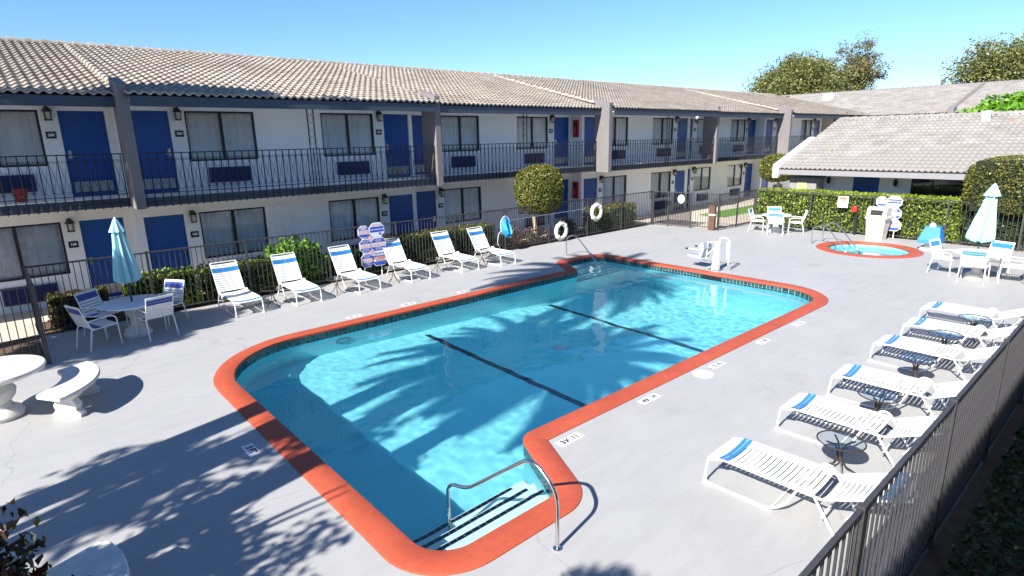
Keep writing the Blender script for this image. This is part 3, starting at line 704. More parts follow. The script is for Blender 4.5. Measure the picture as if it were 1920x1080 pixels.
MB().add([(22.19, 15.42, .1), (22.29, 14.78, .1), (22.29, 14.78, 1.46), (22.19, 15.42, 1.46)], [(0, 1, 2, 3)]).build('mesh_screen', glass_mat('mesh_screen', (.42, .42, .45), 1.02, .6), gt)
MB().add([(22.30, 14.72, .1), (22.41, 13.73, .1), (22.41, 13.73, 1.46), (22.30, 14.72, 1.46)], [(0, 1, 2, 3)]).build('mesh_screen', MC.get('x') or bpy.data.materials['mesh_screen'], gt)
d = MB().lathe([(.01, 0), (.17, .004), (.17, .012), (.01, .016)], 28); d.v = [(22.33 - z - .03, 14.12 + x, 1.22 + y * 1.1) for x, y, z in d.v]; d.build('disc', M_ring, gt)
MB().box(22.2, 22.26, 14.62, 14.72, .95, 1.1).build('latch', M_chrome, gt)
bx = thing('brown_post_box', 'brown metal box with a white band at the gate post', 'box', (22.5, 12.62, 0))
MB().box(22.36, 22.5, 12.56, 12.82, .0, 1.02).build('case', M_brown, bx); MB().box(22.352, 22.505, 12.555, 12.825, .62, .68).build('band', M_sign, bx); MB().box(22.34, 22.52, 12.54, 12.84, 1.025, 1.05).build('lid', M_brown, bx)

# ================================================================== loungers
def make_lounger(rec):
    t = thing('lounger', 'x', 'lounger'); W = .30; z = .35; sl = 1.2; bl = .80; ca, sa = math.cos(rec), math.sin(rec); r = .0135
    for s in (-1, 1):
        x = s * (W + .01)
        p = smooth_path([(x, .12, z - .01), (x, .0, z - .03), (x, -.03, .014), (x, .72, .014), (x, .86, .12), (x, 1.0, z + .06), (x, 1.1, z + .06), (x, 1.36, .014)], .09)
        MB().tube(p, r, 8).build('side_frame', M_white, t, True)
        MB().tube(smooth_path([(s * W, .0, z - .03), (s * W, .16, z + .012), (s * W, sl, z)], .1), r, 8).build('seat_rail', M_white, t, True)
        MB().tube(smooth_path([(s * W, sl, z), (s * W, sl + bl * ca, z + bl * sa)], .05), r, 8).build('back_rail', M_white, t, True)
        if rec < .8: MB().tube([(s * .2, sl + bl * ca * .6, z + bl * sa * .6), (s * .2, sl + .2, .16)], .009, 6).build('prop', M_white, t)
        for yy in (-.03, .72, 1.36): MB().lathe([(.02, 0), (.02, .03)], 8, (x, yy, 0)).build('foot_cap', M_white, t)
    MB().tube([(-W, 0, z - .03), (W, 0, z - .03)], r, 8).build('crossbar', M_white, t); MB().tube([(-W, sl + bl * ca, z + bl * sa), (W, sl + bl * ca, z + bl * sa)], r, 8).build('crossbar', M_white, t)
    MB().tube([(-W, .72, .014), (W, .72, .014)], r * .8, 8).build('crossbar', M_white, t); MB().tube([(-W, sl + .02, .16), (W, sl + .02, .16)], r * .8, 8).build('crossbar', M_white, t)
    def strap_geo(mat):
        m = MB(); V = []; n = 8
        for i in range(n + 1):
            x = -W - .012 + (2 * W + .024) * i / n; q = 1 - (x / (W + .012)) ** 2; zz = .016 - .028 * q
            hw = .0250 - .0035 * min(1, 1.6 * q); V += [(x, -hw, zz), (x, hw, zz), (x, hw, zz - .004), (x, -hw, zz - .004)]
        F = []
        for i in range(n):
            a = 4 * i
            for k in range(4): F.append((a + k, a + 4 + k, a + 4 + (k + 1) % 4, a + (k + 1) % 4))
        return m.add(V, F).mesh('strap', mat, (0, 0, 0), True)
    sw, sbl = strap_geo(M_strap), strap_geo(M_bstrap); pit = .0565
    n = int((sl - .06) / pit)
    for k in range(n):
        y = .035 + k * pit; zz = z + (.012 if y > .16 else -.03 + .042 * y / .16); tilt = (R(14) if y < .15 else 0)
        link('strap', sbl if k in ((2, 3) if rec < .8 else (1,)) else sw, t, (0, y, zz), (tilt, 0, 0))
    n = int((bl - .04) / pit)
    for k in range(n):
        q = .05 + k * pit; link('strap', sbl if k in (n - 4, n - 3) else sw, t, (0, sl + q * ca, z + q * sa + .004), (rec, 0, 0))
    return t
lo = make_lounger(R(58)); lo2 = make_lounger(R(24))
ordw = ['leftmost', 'second', 'third', 'fourth', 'fifth', 'sixth']
BLX = [(4.13, 13.9), (5.54, 13.86), (7.2, 13.84), (8.84, 13.9), (10.6, 13.88), (12.0, 13.74)]
for i, (x, y) in enumerate(BLX):
    o = lo if i == 0 else copy_tree(lo); o.location = (x, y, 0); o.rotation_euler.z = R([0, -2, 1, 0, -1, 2][i])
    o['label'] = ['white strap lounger with raised back, leftmost of the row before the iron fence', 'raised-back lounger in front of the bright green bush, second from the left', 'raised-back lounger just left of the octagonal pool rules sign', 'raised-back lounger just right of the octagonal pool rules sign', 'raised-back lounger, fifth from the left along the iron fence', 'raised-back lounger nearest the blue skimmer net, last of the far row'][i]; o['group'] = 'loungers along the motel fence'
RLX = [(5.9, 3.03), (7.72, 3.03), (9.3, 2.98), (11.28, 3.03), (12.78, 3.0), (14.28, 3.09)]
for i, (x, y) in enumerate(RLX):
    o = lo2 if i == 0 else copy_tree(lo2); o.location = (x, y, 0); o.rotation_euler.z = R(180 + [2, 2, 3, 0, 1, 0][i])
    o['label'] = ['low-reclined white strap lounger nearest the viewer on the right', 'low-reclined lounger second from the viewer along the near fence', 'low-reclined lounger third from the viewer along the near fence', 'low-reclined lounger fourth from the viewer along the near fence', 'low-reclined lounger fifth from the viewer along the near fence', 'low-reclined lounger farthest from the viewer along the near fence'][i]; o['group'] = 'loungers along the near fence'
def make_side_table():
    t = thing('side_table', 'x', 'table'); h = .43
    MB().add([(.246 * math.cos(a), .246 * math.sin(a), h) for a in np.linspace(0, 2 * math.pi, 36, endpoint=False)], [tuple(range(36))]).build('glass_top', M_tglass, t)
    MB().tube([(.25 * math.cos(a), .25 * math.sin(a), h - .004) for a in np.linspace(0, 2 * math.pi, 32, endpoint=False)], .009, 6, closed=True).build('rim', M_brownm, t, True)
    for k in range(4):
        a = k * math.pi / 2 + .4; c, s = math.cos(a), math.sin(a)
        MB().tube([(c * .16, s * .16, h - .012), (c * .06, s * .06, h - .05), (c * .028, s * .028, h - .14), (c * .03, s * .03, .2), (c * .09, s * .09, .09), (c * .21, s * .21, .008)], .0095, 6).build('leg', M_brownm, t, True)
    return t
M_brownm = pm('bronze_tube', (.06, .045, .04), .4, 8, .1, .3)
tb = make_side_table()
TBL = [((4.83, 14.33), 'small round glass table between the two leftmost far loungers'), ((6.45, 14.22), 'small round glass table left of the third far lounger'), ((8.2, 14.3), 'small round glass table in front of the octagonal sign'), ((9.78, 14.45), 'small round glass table left of the fifth far lounger'), ((11.4, 14.3), 'small round glass table between the last two far loungers'),
       ((6.86, 2.08), 'round glass table nearest the viewer, beside the first near lounger'), ((8.52, 2.2), 'round glass table between second and third near loungers'), ((10.4, 2.25), 'round glass table between third and fourth near loungers'), ((12.05, 2.25), 'round glass table between fourth and fifth near loungers'), ((13.52, 2.12), 'round glass table farthest along the near fence')]
for i, ((x, y), lab) in enumerate(TBL):
    o = tb if i == 0 else copy_tree(tb); o.location = (x, y, 0); o.rotation_euler.z = i * .7; o['label'] = lab; o['group'] = 'glass side tables between loungers'

# ================================================================== dining sets
def make_chair(navy):
    t = thing('chair', 'x', 'chair'); W = .26; r = .013     # sits facing +y, back at -y
    for s in (-1, 1):
        x = s * W
        MB().tube(smooth_path([(x * 1.06, -.30, 0), (x * 1.03, -.22, .40), (x, -.2, .42), (x, -.36, .9)], .05), r, 8).build('back_leg', M_white, t, True)
        MB().tube(smooth_path([(x * 1.12, .27, 0), (x * 1.08, .25, .58), (x * 1.05, .16, .63), (x, -.26, .60)], .08), r, 8).build('armrest', M_white, t, True)
        MB().tube([(x, -.21, .42), (x * 1.05, .26, .44)], r, 8).build('seat_rail', M_white, t)
    MB().tube([(-W, -.36, .9), (W, -.36, .9)], r, 8).build('top_bar', M_white, t); MB().tube([(-W, .26, .44), (W, .26, .44)], r, 8).build('front_bar', M_white, t)
    def st(mat, w): return MB().box(-W - .006, W + .006, -w / 2, w / 2, -.003, .003).mesh('strap', mat)
    a, b, c_ = st(M_strap, .05), st(navy, .05), st(M_strap, .05)
    for k in range(8): link('strap', b if k in (1, 2) and navy is M_nstrap else a, t, (0, -.17 + k * .057, .434 + k * .002), (R(2), 0, 0))
    an = math.atan2(.48, -.16)
    for k in range(8):
        q = .05 + k * .062; link('strap', b if k in (5, 6) else a, t, (0, -.2 - q * .333, .43 + q * .94), (an, 0, 0))
    return t
ch_n = make_chair(M_nstrap); ch_b = make_chair(M_bstrap); used = {}
def chair(proto, x, y, rz, lab, grp):
    o = proto if proto not in used else copy_tree(proto); used[proto] = 1; o.location = (x, y, 0); o.rotation_euler.z = rz; o['label'] = lab; o['group'] = grp
def face(x, y, tx, ty): return math.atan2(ty - y, tx - x) - math.pi / 2
def round_table(x, y, r, h, lab, mat=M_tabw):
    t = thing('round_table', lab, 'table', (x, y, 0))
    MB().lathe([(.0, h - .05), (r - .03, h - .05), (r, h - .035), (r, h - .012), (r - .02, h), (.0, h)], 40, (x, y, 0)).build('table_top', mat, t, True)
    MB().lathe([(.26, 0), (.27, .05), (.22, .09), (.23, .13), (.12, .2), (.1, .3), (.13, .42), (.19, .55), (.15, h - .05)], 24, (x, y, 0)).build('pedestal', M_conc, t, True)
    return t
def umbrella(x, y, z0, z1, lean, lab, wid=.19):
    t = thing('umbrella', lab, 'umbrella', (x, y, .0)); l = Vector(lean)
    def L(p): z = p[2]; k = z / z1; return (p[0] + l.x * k, p[1] + l.y * k, z)
    MB().tube([L((x, y, .3)), L((x, y, 1.3)), L((x, y, z1 - .08))], .021, 8).build('pole', M_slate, t)
    m = MB(); n = 112; rows = [(0, wid * .8), (.05, wid * 1.0), (.12, wid * .98), (.35, wid * .80), (.6, wid * .56), (.8, wid * .42), (.86, wid * .40)]; V = []; H = z1 - z0
    for q, rr in rows:
        for k in range(n):
            a = 2 * math.pi * k / n; f = 1 + (.36 - .1 * q) * math.cos(8 * a + q * .9) + .09 * math.sin(3 * a + 2 + q * 2) + .05 * math.sin(13 * a + q * 5)
            V.append(L((x + rr * f * math.cos(a), y + rr * f * math.sin(a), z0 + H * q + (.025 * math.cos(8 * a) if q == 0 else 0))))
    m.add(V, [(i * n + k, i * n + (k + 1) % n, (i + 1) * n + (k + 1) % n, (i + 1) * n + k) for i in range(len(rows) - 1) for k in range(n)]); m.build('canopy', M_umb, t).data.polygons.foreach_set('use_smooth', [True] * (n * (len(rows) - 1)))
    m = MB(); V = []; rows = [(.80, wid * .72), (.86, wid * .55), (.93, wid * .34), (.985, wid * .2), (1.0, .01)]
    for q, rr in rows:
        for k in range(n):
            a = 2 * math.pi * k / n; f = 1 + .13 * math.cos(8 * a); V.append(L((x + rr * f * math.cos(a), y + rr * f * math.sin(a), z0 + H * q)))
    m.add(V, [(i * n + k, i * n + (k + 1) % n, (i + 1) * n + (k + 1) % n, (i + 1) * n + k) for i in range(len(rows) - 1) for k in range(n)]); m.build('vent_cap', M_umb, t, True)
    p_ = L((x, y, z1)); MB().lathe([(.02, -.02), (.024, .01), (.01, .03)], 10, p_).build('finial', M_soffit, t)
    MB().tube([L((x + (wid * .62) * math.cos(a), y + (wid * .62) * math.sin(a), z0 + H * .42)) for a in np.linspace(0, 2 * math.pi, 16, endpoint=False)], .008, 5, closed=True).build('tie_strap', M_umb, t)
tl = (1.92, 14.15)
round_table(*tl, .6, .72, 'round white dining table with aqua umbrella in the shade at left')
umbrella(tl[0], tl[1], 1.14, 2.46, (-.05, 0), 'closed aqua umbrella rising from the shaded dining table at left')
gL = 'chairs around the left umbrella table'
chair(ch_n, 1.2, 13.85, face(1.2, 13.85, 1.95, 14.1), 'white strap chair with navy band at the left side of the shaded table', gL)
chair(ch_n, 1.45, 14.78, face(1.45, 14.78, 1.92, 14.2), 'white navy-banded chair behind the shaded table, nearest the red-tipped shrub', gL)
chair(ch_n, 2.2, 13.72, face(2.2, 13.62, 2.05, 14.3), 'white navy-banded chair with its back to the pool at the shaded table', gL)
chair(ch_n, 2.58, 14.62, face(2.6, 14.6, 2.0, 14.2), 'white navy-banded chair at the right of the shaded table by the fence', gL)
tr = (19.42, 3.2)
round_table(*tr, .58, .72, 'round white dining table under the aqua umbrella at right')
umbrella(20.35, 3.45, .86, 2.42, (.25, -.12), 'closed aqua umbrella at the right edge beside the big clipped shrub', .25)
gR = 'chairs around the right umbrella table'
chair(ch_b, 19.62, 3.95, face(19.62, 3.95, 19.45, 3.2), 'white blue-banded chair at the left of the right table facing right', gR)
chair(ch_b, 18.93, 3.18, face(18.85, 3.18, 19.6, 3.2), 'white blue-banded chair with its back to the pool at the right table', gR)
chair(ch_b, 19.55, 2.48, face(19.55, 2.48, 19.42, 3.2), 'white chair at the right edge of the photo beside the right table', gR)
chair(ch_b, 20.1, 3.0, face(20.1, 3.0, 19.42, 3.2), 'white blue-banded chair behind the right table under the umbrella', gR)
tf = (23.62, 10.55)
round_table(*tf, .55, .72, 'round white table in front of the far hedge')
gF = 'chairs around the hedge table'
chair(ch_b, 23.45, 11.2, face(23.45, 11.2, 23.6, 10.5), 'white chair at the left of the hedge table by the gate fence', gF)
chair(ch_b, 24.25, 10.9, face(24.25, 10.9, 23.6, 10.5), 'white blue-banded chair behind the hedge table against the leaves', gF)
chair(ch_b, 23.05, 10.3, face(23.05, 10.3, 23.7, 10.55), 'white blue-banded chair with its back to the pool at the hedge table', gF)
chair(ch_b, 23.95, 9.9, face(23.95, 9.9, 23.6, 10.6), 'white blue-banded chair at the right of the hedge table', gF)

# ================================================================== cast stone tables and benches
def stone_table(x, y, lab):
    t = thing('stone_table', lab, 'table', (x, y, 0), 0, 'cast stone table sets')
    MB().lathe([(.0, .66), (.62, .66), (.66, .68), (.675, .71), (.665, .74), (.64, .75), (.0, .75)], 56, (x, y, 0)).build('table_top', M_conc, t, True)
    MB().lathe([(.3, 0), (.32, .06), (.28, .12), (.2, .17), (.18, .24), (.25, .33), (.27, .42), (.22, .5), (.17, .56), (.24, .62), (.28, .66)], 28, (x, y, 0)).build('pedestal', M_conc, t, True)
def stone_bench(x, y, a0, a1, lab, ri=.82, ro=1.29):
    t = thing('stone_bench', lab, 'bench', (x + 1.05 * math.cos((a0 + a1) / 2), y + 1.05 * math.sin((a0 + a1) / 2), 0), 0, 'cast stone table sets'); n = 20
    prof = [(ri, .38), (ri - .012, .41), (ri, .44), (ro, .44), (ro + .014, .425), (ro + .016, .40), (ro, .38)]; V = []; m_ = len(prof)
    for i in range(n + 1):
        u = i / n; a = a0 + (a1 - a0) * u; e = 1 - max(0, abs(u - .5) * 2 - .93) / .07
        for r_, z in prof: rr = (ri + ro) / 2 + (r_ - (ri + ro) / 2) * (.9 + .1 * e); V.append((x + rr * math.cos(a), y + rr * math.sin(a), z))
    F = [(i * m_ + k, i * m_ + (k + 1) % m_, (i + 1) * m_ + (k + 1) % m_, (i + 1) * m_ + k) for i in range(n) for k in range(m_)]
    F += [tuple(range(m_)), tuple(n * m_ + k for k in range(m_ - 1, -1, -1))]
    MB().add(V, F).build('seat', M_conc, t, True)
    for u in (.2, .8):
        a = a0 + (a1 - a0) * u; ca, sa = math.cos(a), math.sin(a); rm = (ri + ro) / 2; m = MB(); prof2 = [(-.2, 0), (-.21, .06), (-.15, .12), (-.17, .2), (-.12, .28), (-.2, .34), (-.2, .38), (.2, .38), (.2, .34), (.12, .28), (.17, .2), (.15, .12), (.21, .06), (.2, 0)]
        P3 = [(x + (rm + q) * ca + .06 * sa, y + (rm + q) * sa - .06 * ca, z) for q, z in prof2]; m.extr(P3, (-.12 * sa, .12 * ca, 0)); m.build('leg', M_conc, t)
stone_table(-.42, 11.07, 'white cast stone round table cut by the left edge of the photo')
stone_bench(-.42, 11.07, R(-57), R(20), 'curved white cast stone bench beside the stone table at left')
stone_table(-.95, 5.45, 'white cast stone round table just outside the lower left corner')
stone_bench(-.95, 5.45, R(-60), R(21), 'curved white cast stone bench at the bottom edge in tree shade')

# ================================================================== rails, lifts, safety gear
def handrail(lab, pts, rad=.1, r=.02):
    t = thing('handrail', lab, 'handrail', (pts[0][0], pts[0][1], 0)); MB().tube(smooth_path(pts, rad, 7), r, 12).build('tube', M_steel, t, True)
    MB().lathe([(.045, 0), (.045, .012), (.025, .016)], 16, (pts[0][0], pts[0][1], 0)).build('escutcheon', M_steel, t)
handrail('steel handrail over the near pool steps', [(3.54, 3.41, 0), (3.54, 3.41, .62), (3.52, 3.74, .86), (3.34, 4.58, .19), (3.28, 4.86, .17), (3.28, 4.86, -.75)], .16)
handrail('steel handrail over the far pool steps', [(14.34, 13.4, 0), (14.34, 13.4, .62), (14.34, 13.1, .74), (14.3, 12.9, .7), (14.2, 11.9, -.05), (14.2, 11.5, -.25), (14.2, 11.5, -.9)], .16)
handrail('left steel handrail of the round spa', [(21.9, 8.45, 0), (21.9, 8.45, .6), (21.85, 8.1, .72), (21.8, 7.95, .68), (21.5, 7.1, -.1), (21.5, 7.1, -.55)], .14)
handrail('right steel handrail of the round spa', [(22.7, 8.38, 0), (22.7, 8.38, .6), (22.65, 8.03, .72), (22.6, 7.88, .68), (22.25, 7.0, -.1), (22.25, 7.0, -.55)], .14)
t = thing('pool_lift', 'white pool access lift with grey seat at the far pool edge', 'lift', (15.72, 8.67, 0))
MB().box(15.58, 15.86, 8.5, 8.84, .0, .03).build('base_plate', M_chrome, t)
MB().extr([(15.64, 8.57, .03), (15.64, 8.78, .03), (15.66, 8.71, .82), (15.66, 8.6, .82)], (.11, 0, 0)).build('mast', M_lift, t)
MB().tube(smooth_path([(15.74, 8.62, .78), (15.74, 8.62, .96), (15.74, 8.42, .98), (15.8, 8.34, .9), (15.8, 8.34, .18)], .07), .021, 8).build('arm', M_lift, t, True)
MB().tube([(15.86, 8.44, .95), (15.9, 8.42, .3)], .022, 8).build('actuator', M_lift, t)
MB().tube(smooth_path([(15.72, 8.62, .82), (15.72, 8.98, .8), (15.72, 9.0, .3)], .05), .02, 8).build('seat_arm', M_lift, t, True); MB().tube([(15.72, 8.66, .74), (15.72, 8.98, .42)], .022, 8).build('brace', M_lift, t)
MB().extr([(15.5, 9.02, .33), (15.5, 9.1, .3), (15.5, 9.5, .36), (15.5, 9.5, .41), (15.5, 9.12, .38)], (.44, 0, 0)).build('seat', M_liftg, t)
MB().extr([(15.5, 9.04, .36), (15.5, 9.12, .36), (15.5, 9.1, .8), (15.5, 9.0, .8), (15.5, 8.97, .6)], (.44, 0, 0)).build('backrest', M_liftg, t)
for xx in (15.46, 15.98): MB().tube([(xx, 9.05, .58), (xx, 9.45, .58)], .016, 6).build('armrest', M_lift, t); MB().tube([(xx, 9.45, .58), (xx, 9.55, .58)], .024, 6).build('grip', M_black, t)
t = thing('pool_lift', 'blue covered access lift seat beside the round spa', 'lift', (23.3, 5.2, 0))
MB().box(23.05, 23.6, 4.98, 5.42, 0, .09).build('base', M_liftg, t); MB().box(23.2, 23.4, 5.1, 5.32, .09, .3).build('mast', M_chrome, t)
MB().add([(23.0, 5.5, .24), (23.0, 4.86, .24), (23.5, 4.84, .28), (23.5, 5.5, .28), (23.02, 5.5, .36), (23.02, 4.88, .36), (23.24, 5.38, .77), (23.24, 4.96, .77), (23.48, 5.38, .79), (23.48, 4.96, .79)], [(0, 1, 2, 3), (0, 4, 5, 1), (4, 6, 7, 5), (6, 8, 9, 7), (3, 2, 9, 8), (0, 3, 8, 6), (0, 6, 4), (1, 7, 9, 2), (1, 5, 7)]).build('cover', M_liftb, t)
MB().lathe([(.1, .77), (.09, .84), (.03, .9)], 10, (23.34, 5.2, 0)).build('head_cap', M_lift, t)
t = thing('waste_bin', 'cream plastic waste bin with swing hood in front of the hedge', 'bin', (24.25, 7.1, 0))
def frust(mb, cx, cy, z0, w0, z1, w1):
    V = [(cx + sx * w, cy + sy * w, z) for z, w in ((z0, w0), (z1, w1)) for sx, sy in ((-1, -1), (1, -1), (1, 1), (-1, 1))]
    return mb.add(V, [(3, 2, 1, 0), (4, 5, 6, 7), (0, 1, 5, 4), (1, 2, 6, 5), (2, 3, 7, 6), (3, 0, 4, 7)])
frust(MB(), 24.25, 7.1, 0, .25, .8, .31).build('bin_body', M_cream, t); frust(MB(), 24.25, 7.1, .8, .345, .86, .345).build('rim', M_cream, t)
hood = MB(); hood.extr([(23.93, 6.78, .862), (24.57, 6.78, .862), (24.5, 6.78, 1.16), (24.4, 6.78, 1.2), (24.1, 6.78, 1.2), (24.0, 6.78, 1.16)], (0, .64, 0)); h_ = hood.build('hood', M_cream, t)
MB().add([(23.945, 6.9, .93), (23.945, 7.3, .93), (23.995, 7.3, 1.12), (23.995, 6.9, 1.12)], [(0, 1, 2, 3)]).build('opening', M_dark, h_).location = (-.006, 0, 0)
# signs --------------------------------------------------------------
def octa(mb, c, w, h, ux, n, th=.012, k=.29):
    ux, n, c = Vector(ux), Vector(n), Vector(c); uz = Vector((0, 0, 1)); a = k * min(w, h)
    P = [(-w / 2 + a, -h / 2), (w / 2 - a, -h / 2), (w / 2, -h / 2 + a), (w / 2, h / 2 - a), (w / 2 - a, h / 2), (-w / 2 + a, h / 2), (-w / 2, h / 2 - a), (-w / 2, -h / 2 + a)]
    mb.extr([c + ux * x + uz * z for x, z in P], n * th)
def band(mb, c, w, h, ux, n, z0, z1, d=.0145, k=.27):
    ux, n, c = Vector(ux), Vector(n), Vector(c); uz = Vector((0, 0, 1)); a = .29 * min(w, h); ins = .022
    def half(z):
        az = abs(z); return (w / 2 - max(0, az - (h / 2 - a))) - ins
    zz = sorted({z0, z1, *[q for q in (h / 2 - a, a - h / 2) if z0 < q < z1]}); L = [(-half(z), z) for z in zz]; Rr = [(half(z), z) for z in reversed(zz)]
    mb.add([c + ux * x + uz * z + n * d for x, z in L + Rr], [tuple(range(len(L) * 2))])
def rules_sign(lab, org, ux, nrm):
    t = thing('pool_rules_sign', lab, 'sign', org, 0, 'octagonal pool rules signs'); o = Vector(org); ux, nrm = Vector(ux), Vector(nrm); uz = Vector((0, 0, 1)); OFF[t] = o
    rows = [(1.34, .36, .37, 1.36, .49, .43), (.93, .37, .41, .93, .50, .44), (.50, .40, .42, .50, .53, .42)]
    for q, (zl, wl, hl, zr, wr, hr) in enumerate(rows):
        for side, (z, w, h) in enumerate(((zl, wl, hl), (zr, wr, hr))):
            c = o + uz * z + ux * (-.27 + q * .025 if side == 0 else .155 + q * .02); pb = MB(); octa(pb, c, w, h, ux, nrm); p = pb.build('panel', M_sign, t)
            bl = MB(); rd = MB(); wt = MB(); n2 = nrm * .017; i = q * 2 + side
            if i == 0:
                band(bl, c, w, h, ux, nrm, .06, .155); band(bl, c, w, h, ux, nrm, -.155, -.07); put_text(wt, 'NO', .11, c + uz * .105 + n2, ux, uz); band(rd, c, w, h, ux, nrm, -.05, .045)
            elif i == 1:
                for zz in (.06, -.03): band(bl, c, w, h, ux, nrm, zz - .03, zz + .035)
                band(rd, c, w, h, ux, nrm, .12, .17); put_text(bl, '50', .09, c + ux * .1 - uz * .12 + n2, ux, uz)
            elif i == 5:
                band(bl, c, w, h, ux, nrm, .07, .185); band(bl, c, w, h, ux, nrm, -.19, -.075); put_text(wt, 'WARNING', .085, c + uz * .125 + n2, ux, uz); put_text(rd, 'NO LIFEGUARD', .062, c + uz * .032 + n2, ux, uz); put_text(rd, 'ON DUTY', .062, c - uz * .035 + n2, ux, uz)
            else:
                band(bl, c, w, h, ux, nrm, .06, .18); band(bl, c, w, h, ux, nrm, -.18, -.065); band(rd, c, w, h, ux, nrm, -.045, .03)
                for k in range(3):
                    for sg in (1, -1): wt.extr([c + ux * (x_) + uz * (sg * (.085 + k * .03) + dz) + n2 for x_, dz in ((-.1, 0), (.1, 0), (.1, .009), (-.1, .009))], nrm * .001)
            for m_, mt, nm_ in ((bl, M_sblue, 'blue_print'), (rd, M_sred if i == 5 else M_spink, 'red_print'), (wt, M_sign, 'white_print')):
                if m_.v: m_.build(nm_, mt, p)
    a = MB()
    for c, sgn in ((-.05, 1), (-.02, 1)): pass
    for z in (1.14, .715): a.extr([o + ux * (-.07 + dx) + uz * (z + dz) for dx, dz in ((-.1, 0), (0, -.09), (.1, 0), (0, .09))], nrm * .010)
    a.build('diamond', M_spink, t)
    MB().bar(o + ux * -.3 - nrm * .03 + uz * .02, o + ux * -.3 - nrm * .03 + uz * 1.5, .025).build('stake', M_cream, t); MB().bar(o + ux * .25 - nrm * .03, o + ux * .25 - nrm * .03 + uz * 1.5, .025).build('stake', M_cream, t)
rules_sign('octagonal blue and white pool rules sign on the iron fence between loungers', (8.22, 15.4, 0), (1, 0, 0), (0, -1, 0))
rules_sign('octagonal pool rules sign on the hedge fence behind the cream bin', (24.88, 6.98, 0), (0, -1, 0), (-1, 0, 0))
t = thing('notice_sign', 'small white notice sign hanging on the hedge fence', 'sign', (24.95, 8.6, 1.0)); OFF[t] = Vector((24.95, 8.6, 1.0))
MB().box(24.93, 24.945, 8.41, 8.79, 1.02, 1.45).build('board', M_sign, t); m = MB(); m.box(24.926, 24.929, 8.47, 8.74, 1.33, 1.42); m.box(24.926, 24.929, 8.44, 8.62, 1.26, 1.31); m.build('print', pm('brown_print', (.35, .15, .06), .5, 30, .5), t)
t = thing('emergency_phone', 'small red emergency phone box on a dark post in front of the hedge', 'phone box', (24.9, 8.13, 0))
MB().box(24.84, 24.93, 8.05, 8.23, .9, 1.08).build('box', M_red, t); MB().box(24.9, 24.95, 8.03, 8.09, 0, 1.0).build('post', M_black, t); MB().lathe([(.07, 1.08), (.06, 1.11), (.01, 1.12)], 10, (24.885, 8.14, 0)).build('lid', M_red, t)
def ring(lab, x, z, R_=.27, r=.075, tilt=0):
    t = thing('life_ring', lab, 'life ring', (x, 15.42, z), 0, 'life rings on the fence')
    MB().tube([(x + R_ * math.cos(a), 15.42, z + R_ * math.sin(a)) for a in np.linspace(0, 2 * math.pi, 36, endpoint=False)], r, 12, closed=True).build('ring', M_ring, t, True)
    rp = MB()
    for k in range(4):
        a = math.pi / 4 + k * math.pi / 2; rp.tube([(x + R_ * math.cos(a) + (r + .006) * math.cos(b) * math.cos(a), 15.42 + (r + .006) * math.sin(b), z + R_ * math.sin(a) + (r + .006) * math.cos(b) * math.sin(a)) for b in np.linspace(0, 2 * math.pi, 12, endpoint=False)], .012, 5, closed=True)
    rp.tube([(x + (R_ + r + .02) * math.cos(a), 15.40, z + (R_ + r + .02 + .02 * math.cos(4 * a)) * math.sin(a)) for a in np.linspace(0, 2 * math.pi, 36, endpoint=False)], .007, 5, closed=True)
    rp.build('rope', M_soffit, t)
ring('cream life ring low on the fence beside the far handrail', 16.2, .42); ring('cream life ring hung high on the fence near the low shrub', 18.25, .95)
t = thing('skimmer_net', 'long pole with blue skimmer net hung along the fence', 'net', (13.5, 15.44, .9))
MB().tube([(13.65, 15.44, 1.1), (15.5, 15.44, 1.12), (17.6, 15.44, 1.14)], .018, 8).build('pole', M_chrome, t)
MB().tube([(13.4 + .22 * math.cos(a), 15.44, .93 + .33 * math.sin(a)) for a in np.linspace(0, 2 * math.pi, 20, endpoint=False)], .014, 6, closed=True).build('hoop', M_sign, t, True)
m = MB(); V = []; n = 16; rows = [(1, 0), (.85, .06), (.5, .14), (.12, .17)]
for s_, dy in rows:
    for k in range(n): a = 2 * math.pi * k / n; V.append((13.4 + .21 * s_ * math.cos(a) + .05 * (1 - s_) * math.sin(3 * a) + .03 * dy / .17 * math.sin(5 * a), 15.44 - dy * (1 + .5 * math.sin(4 * a)), .93 + .32 * s_ * math.sin(a) - dy * 1.9 - .05 * (1 - s_) * math.cos(6 * a)))
m.add(V, [(i * n + k, i * n + (k + 1) % n, (i + 1) * n + (k + 1) % n, (i + 1) * n + k) for i in range(3) for k in range(n)] + [tuple(3 * n + k for k in range(n))]); m.build('net', M_net, t, True)
MB().tube(smooth_path([(13.25, 15.42, .8), (13.05, 15.4, .7), (12.98, 15.4, .35), (13.12, 15.4, .15)], .15), .01, 5).build('cord', M_soffit, t)
rb = thing('red_bucket', 'small red bucket on the upper balcony floor at far left', 'bucket', (.62, 17.75, ZD)); OFF[rb] = Vector((.62, 17.75, ZD))
MB().lathe([(.11, 0), (.15, .28), (.155, .3), (.14, .3), (.1, .02)], 16, (.62, 17.75, ZD)).build('pail', M_red, rb, True)

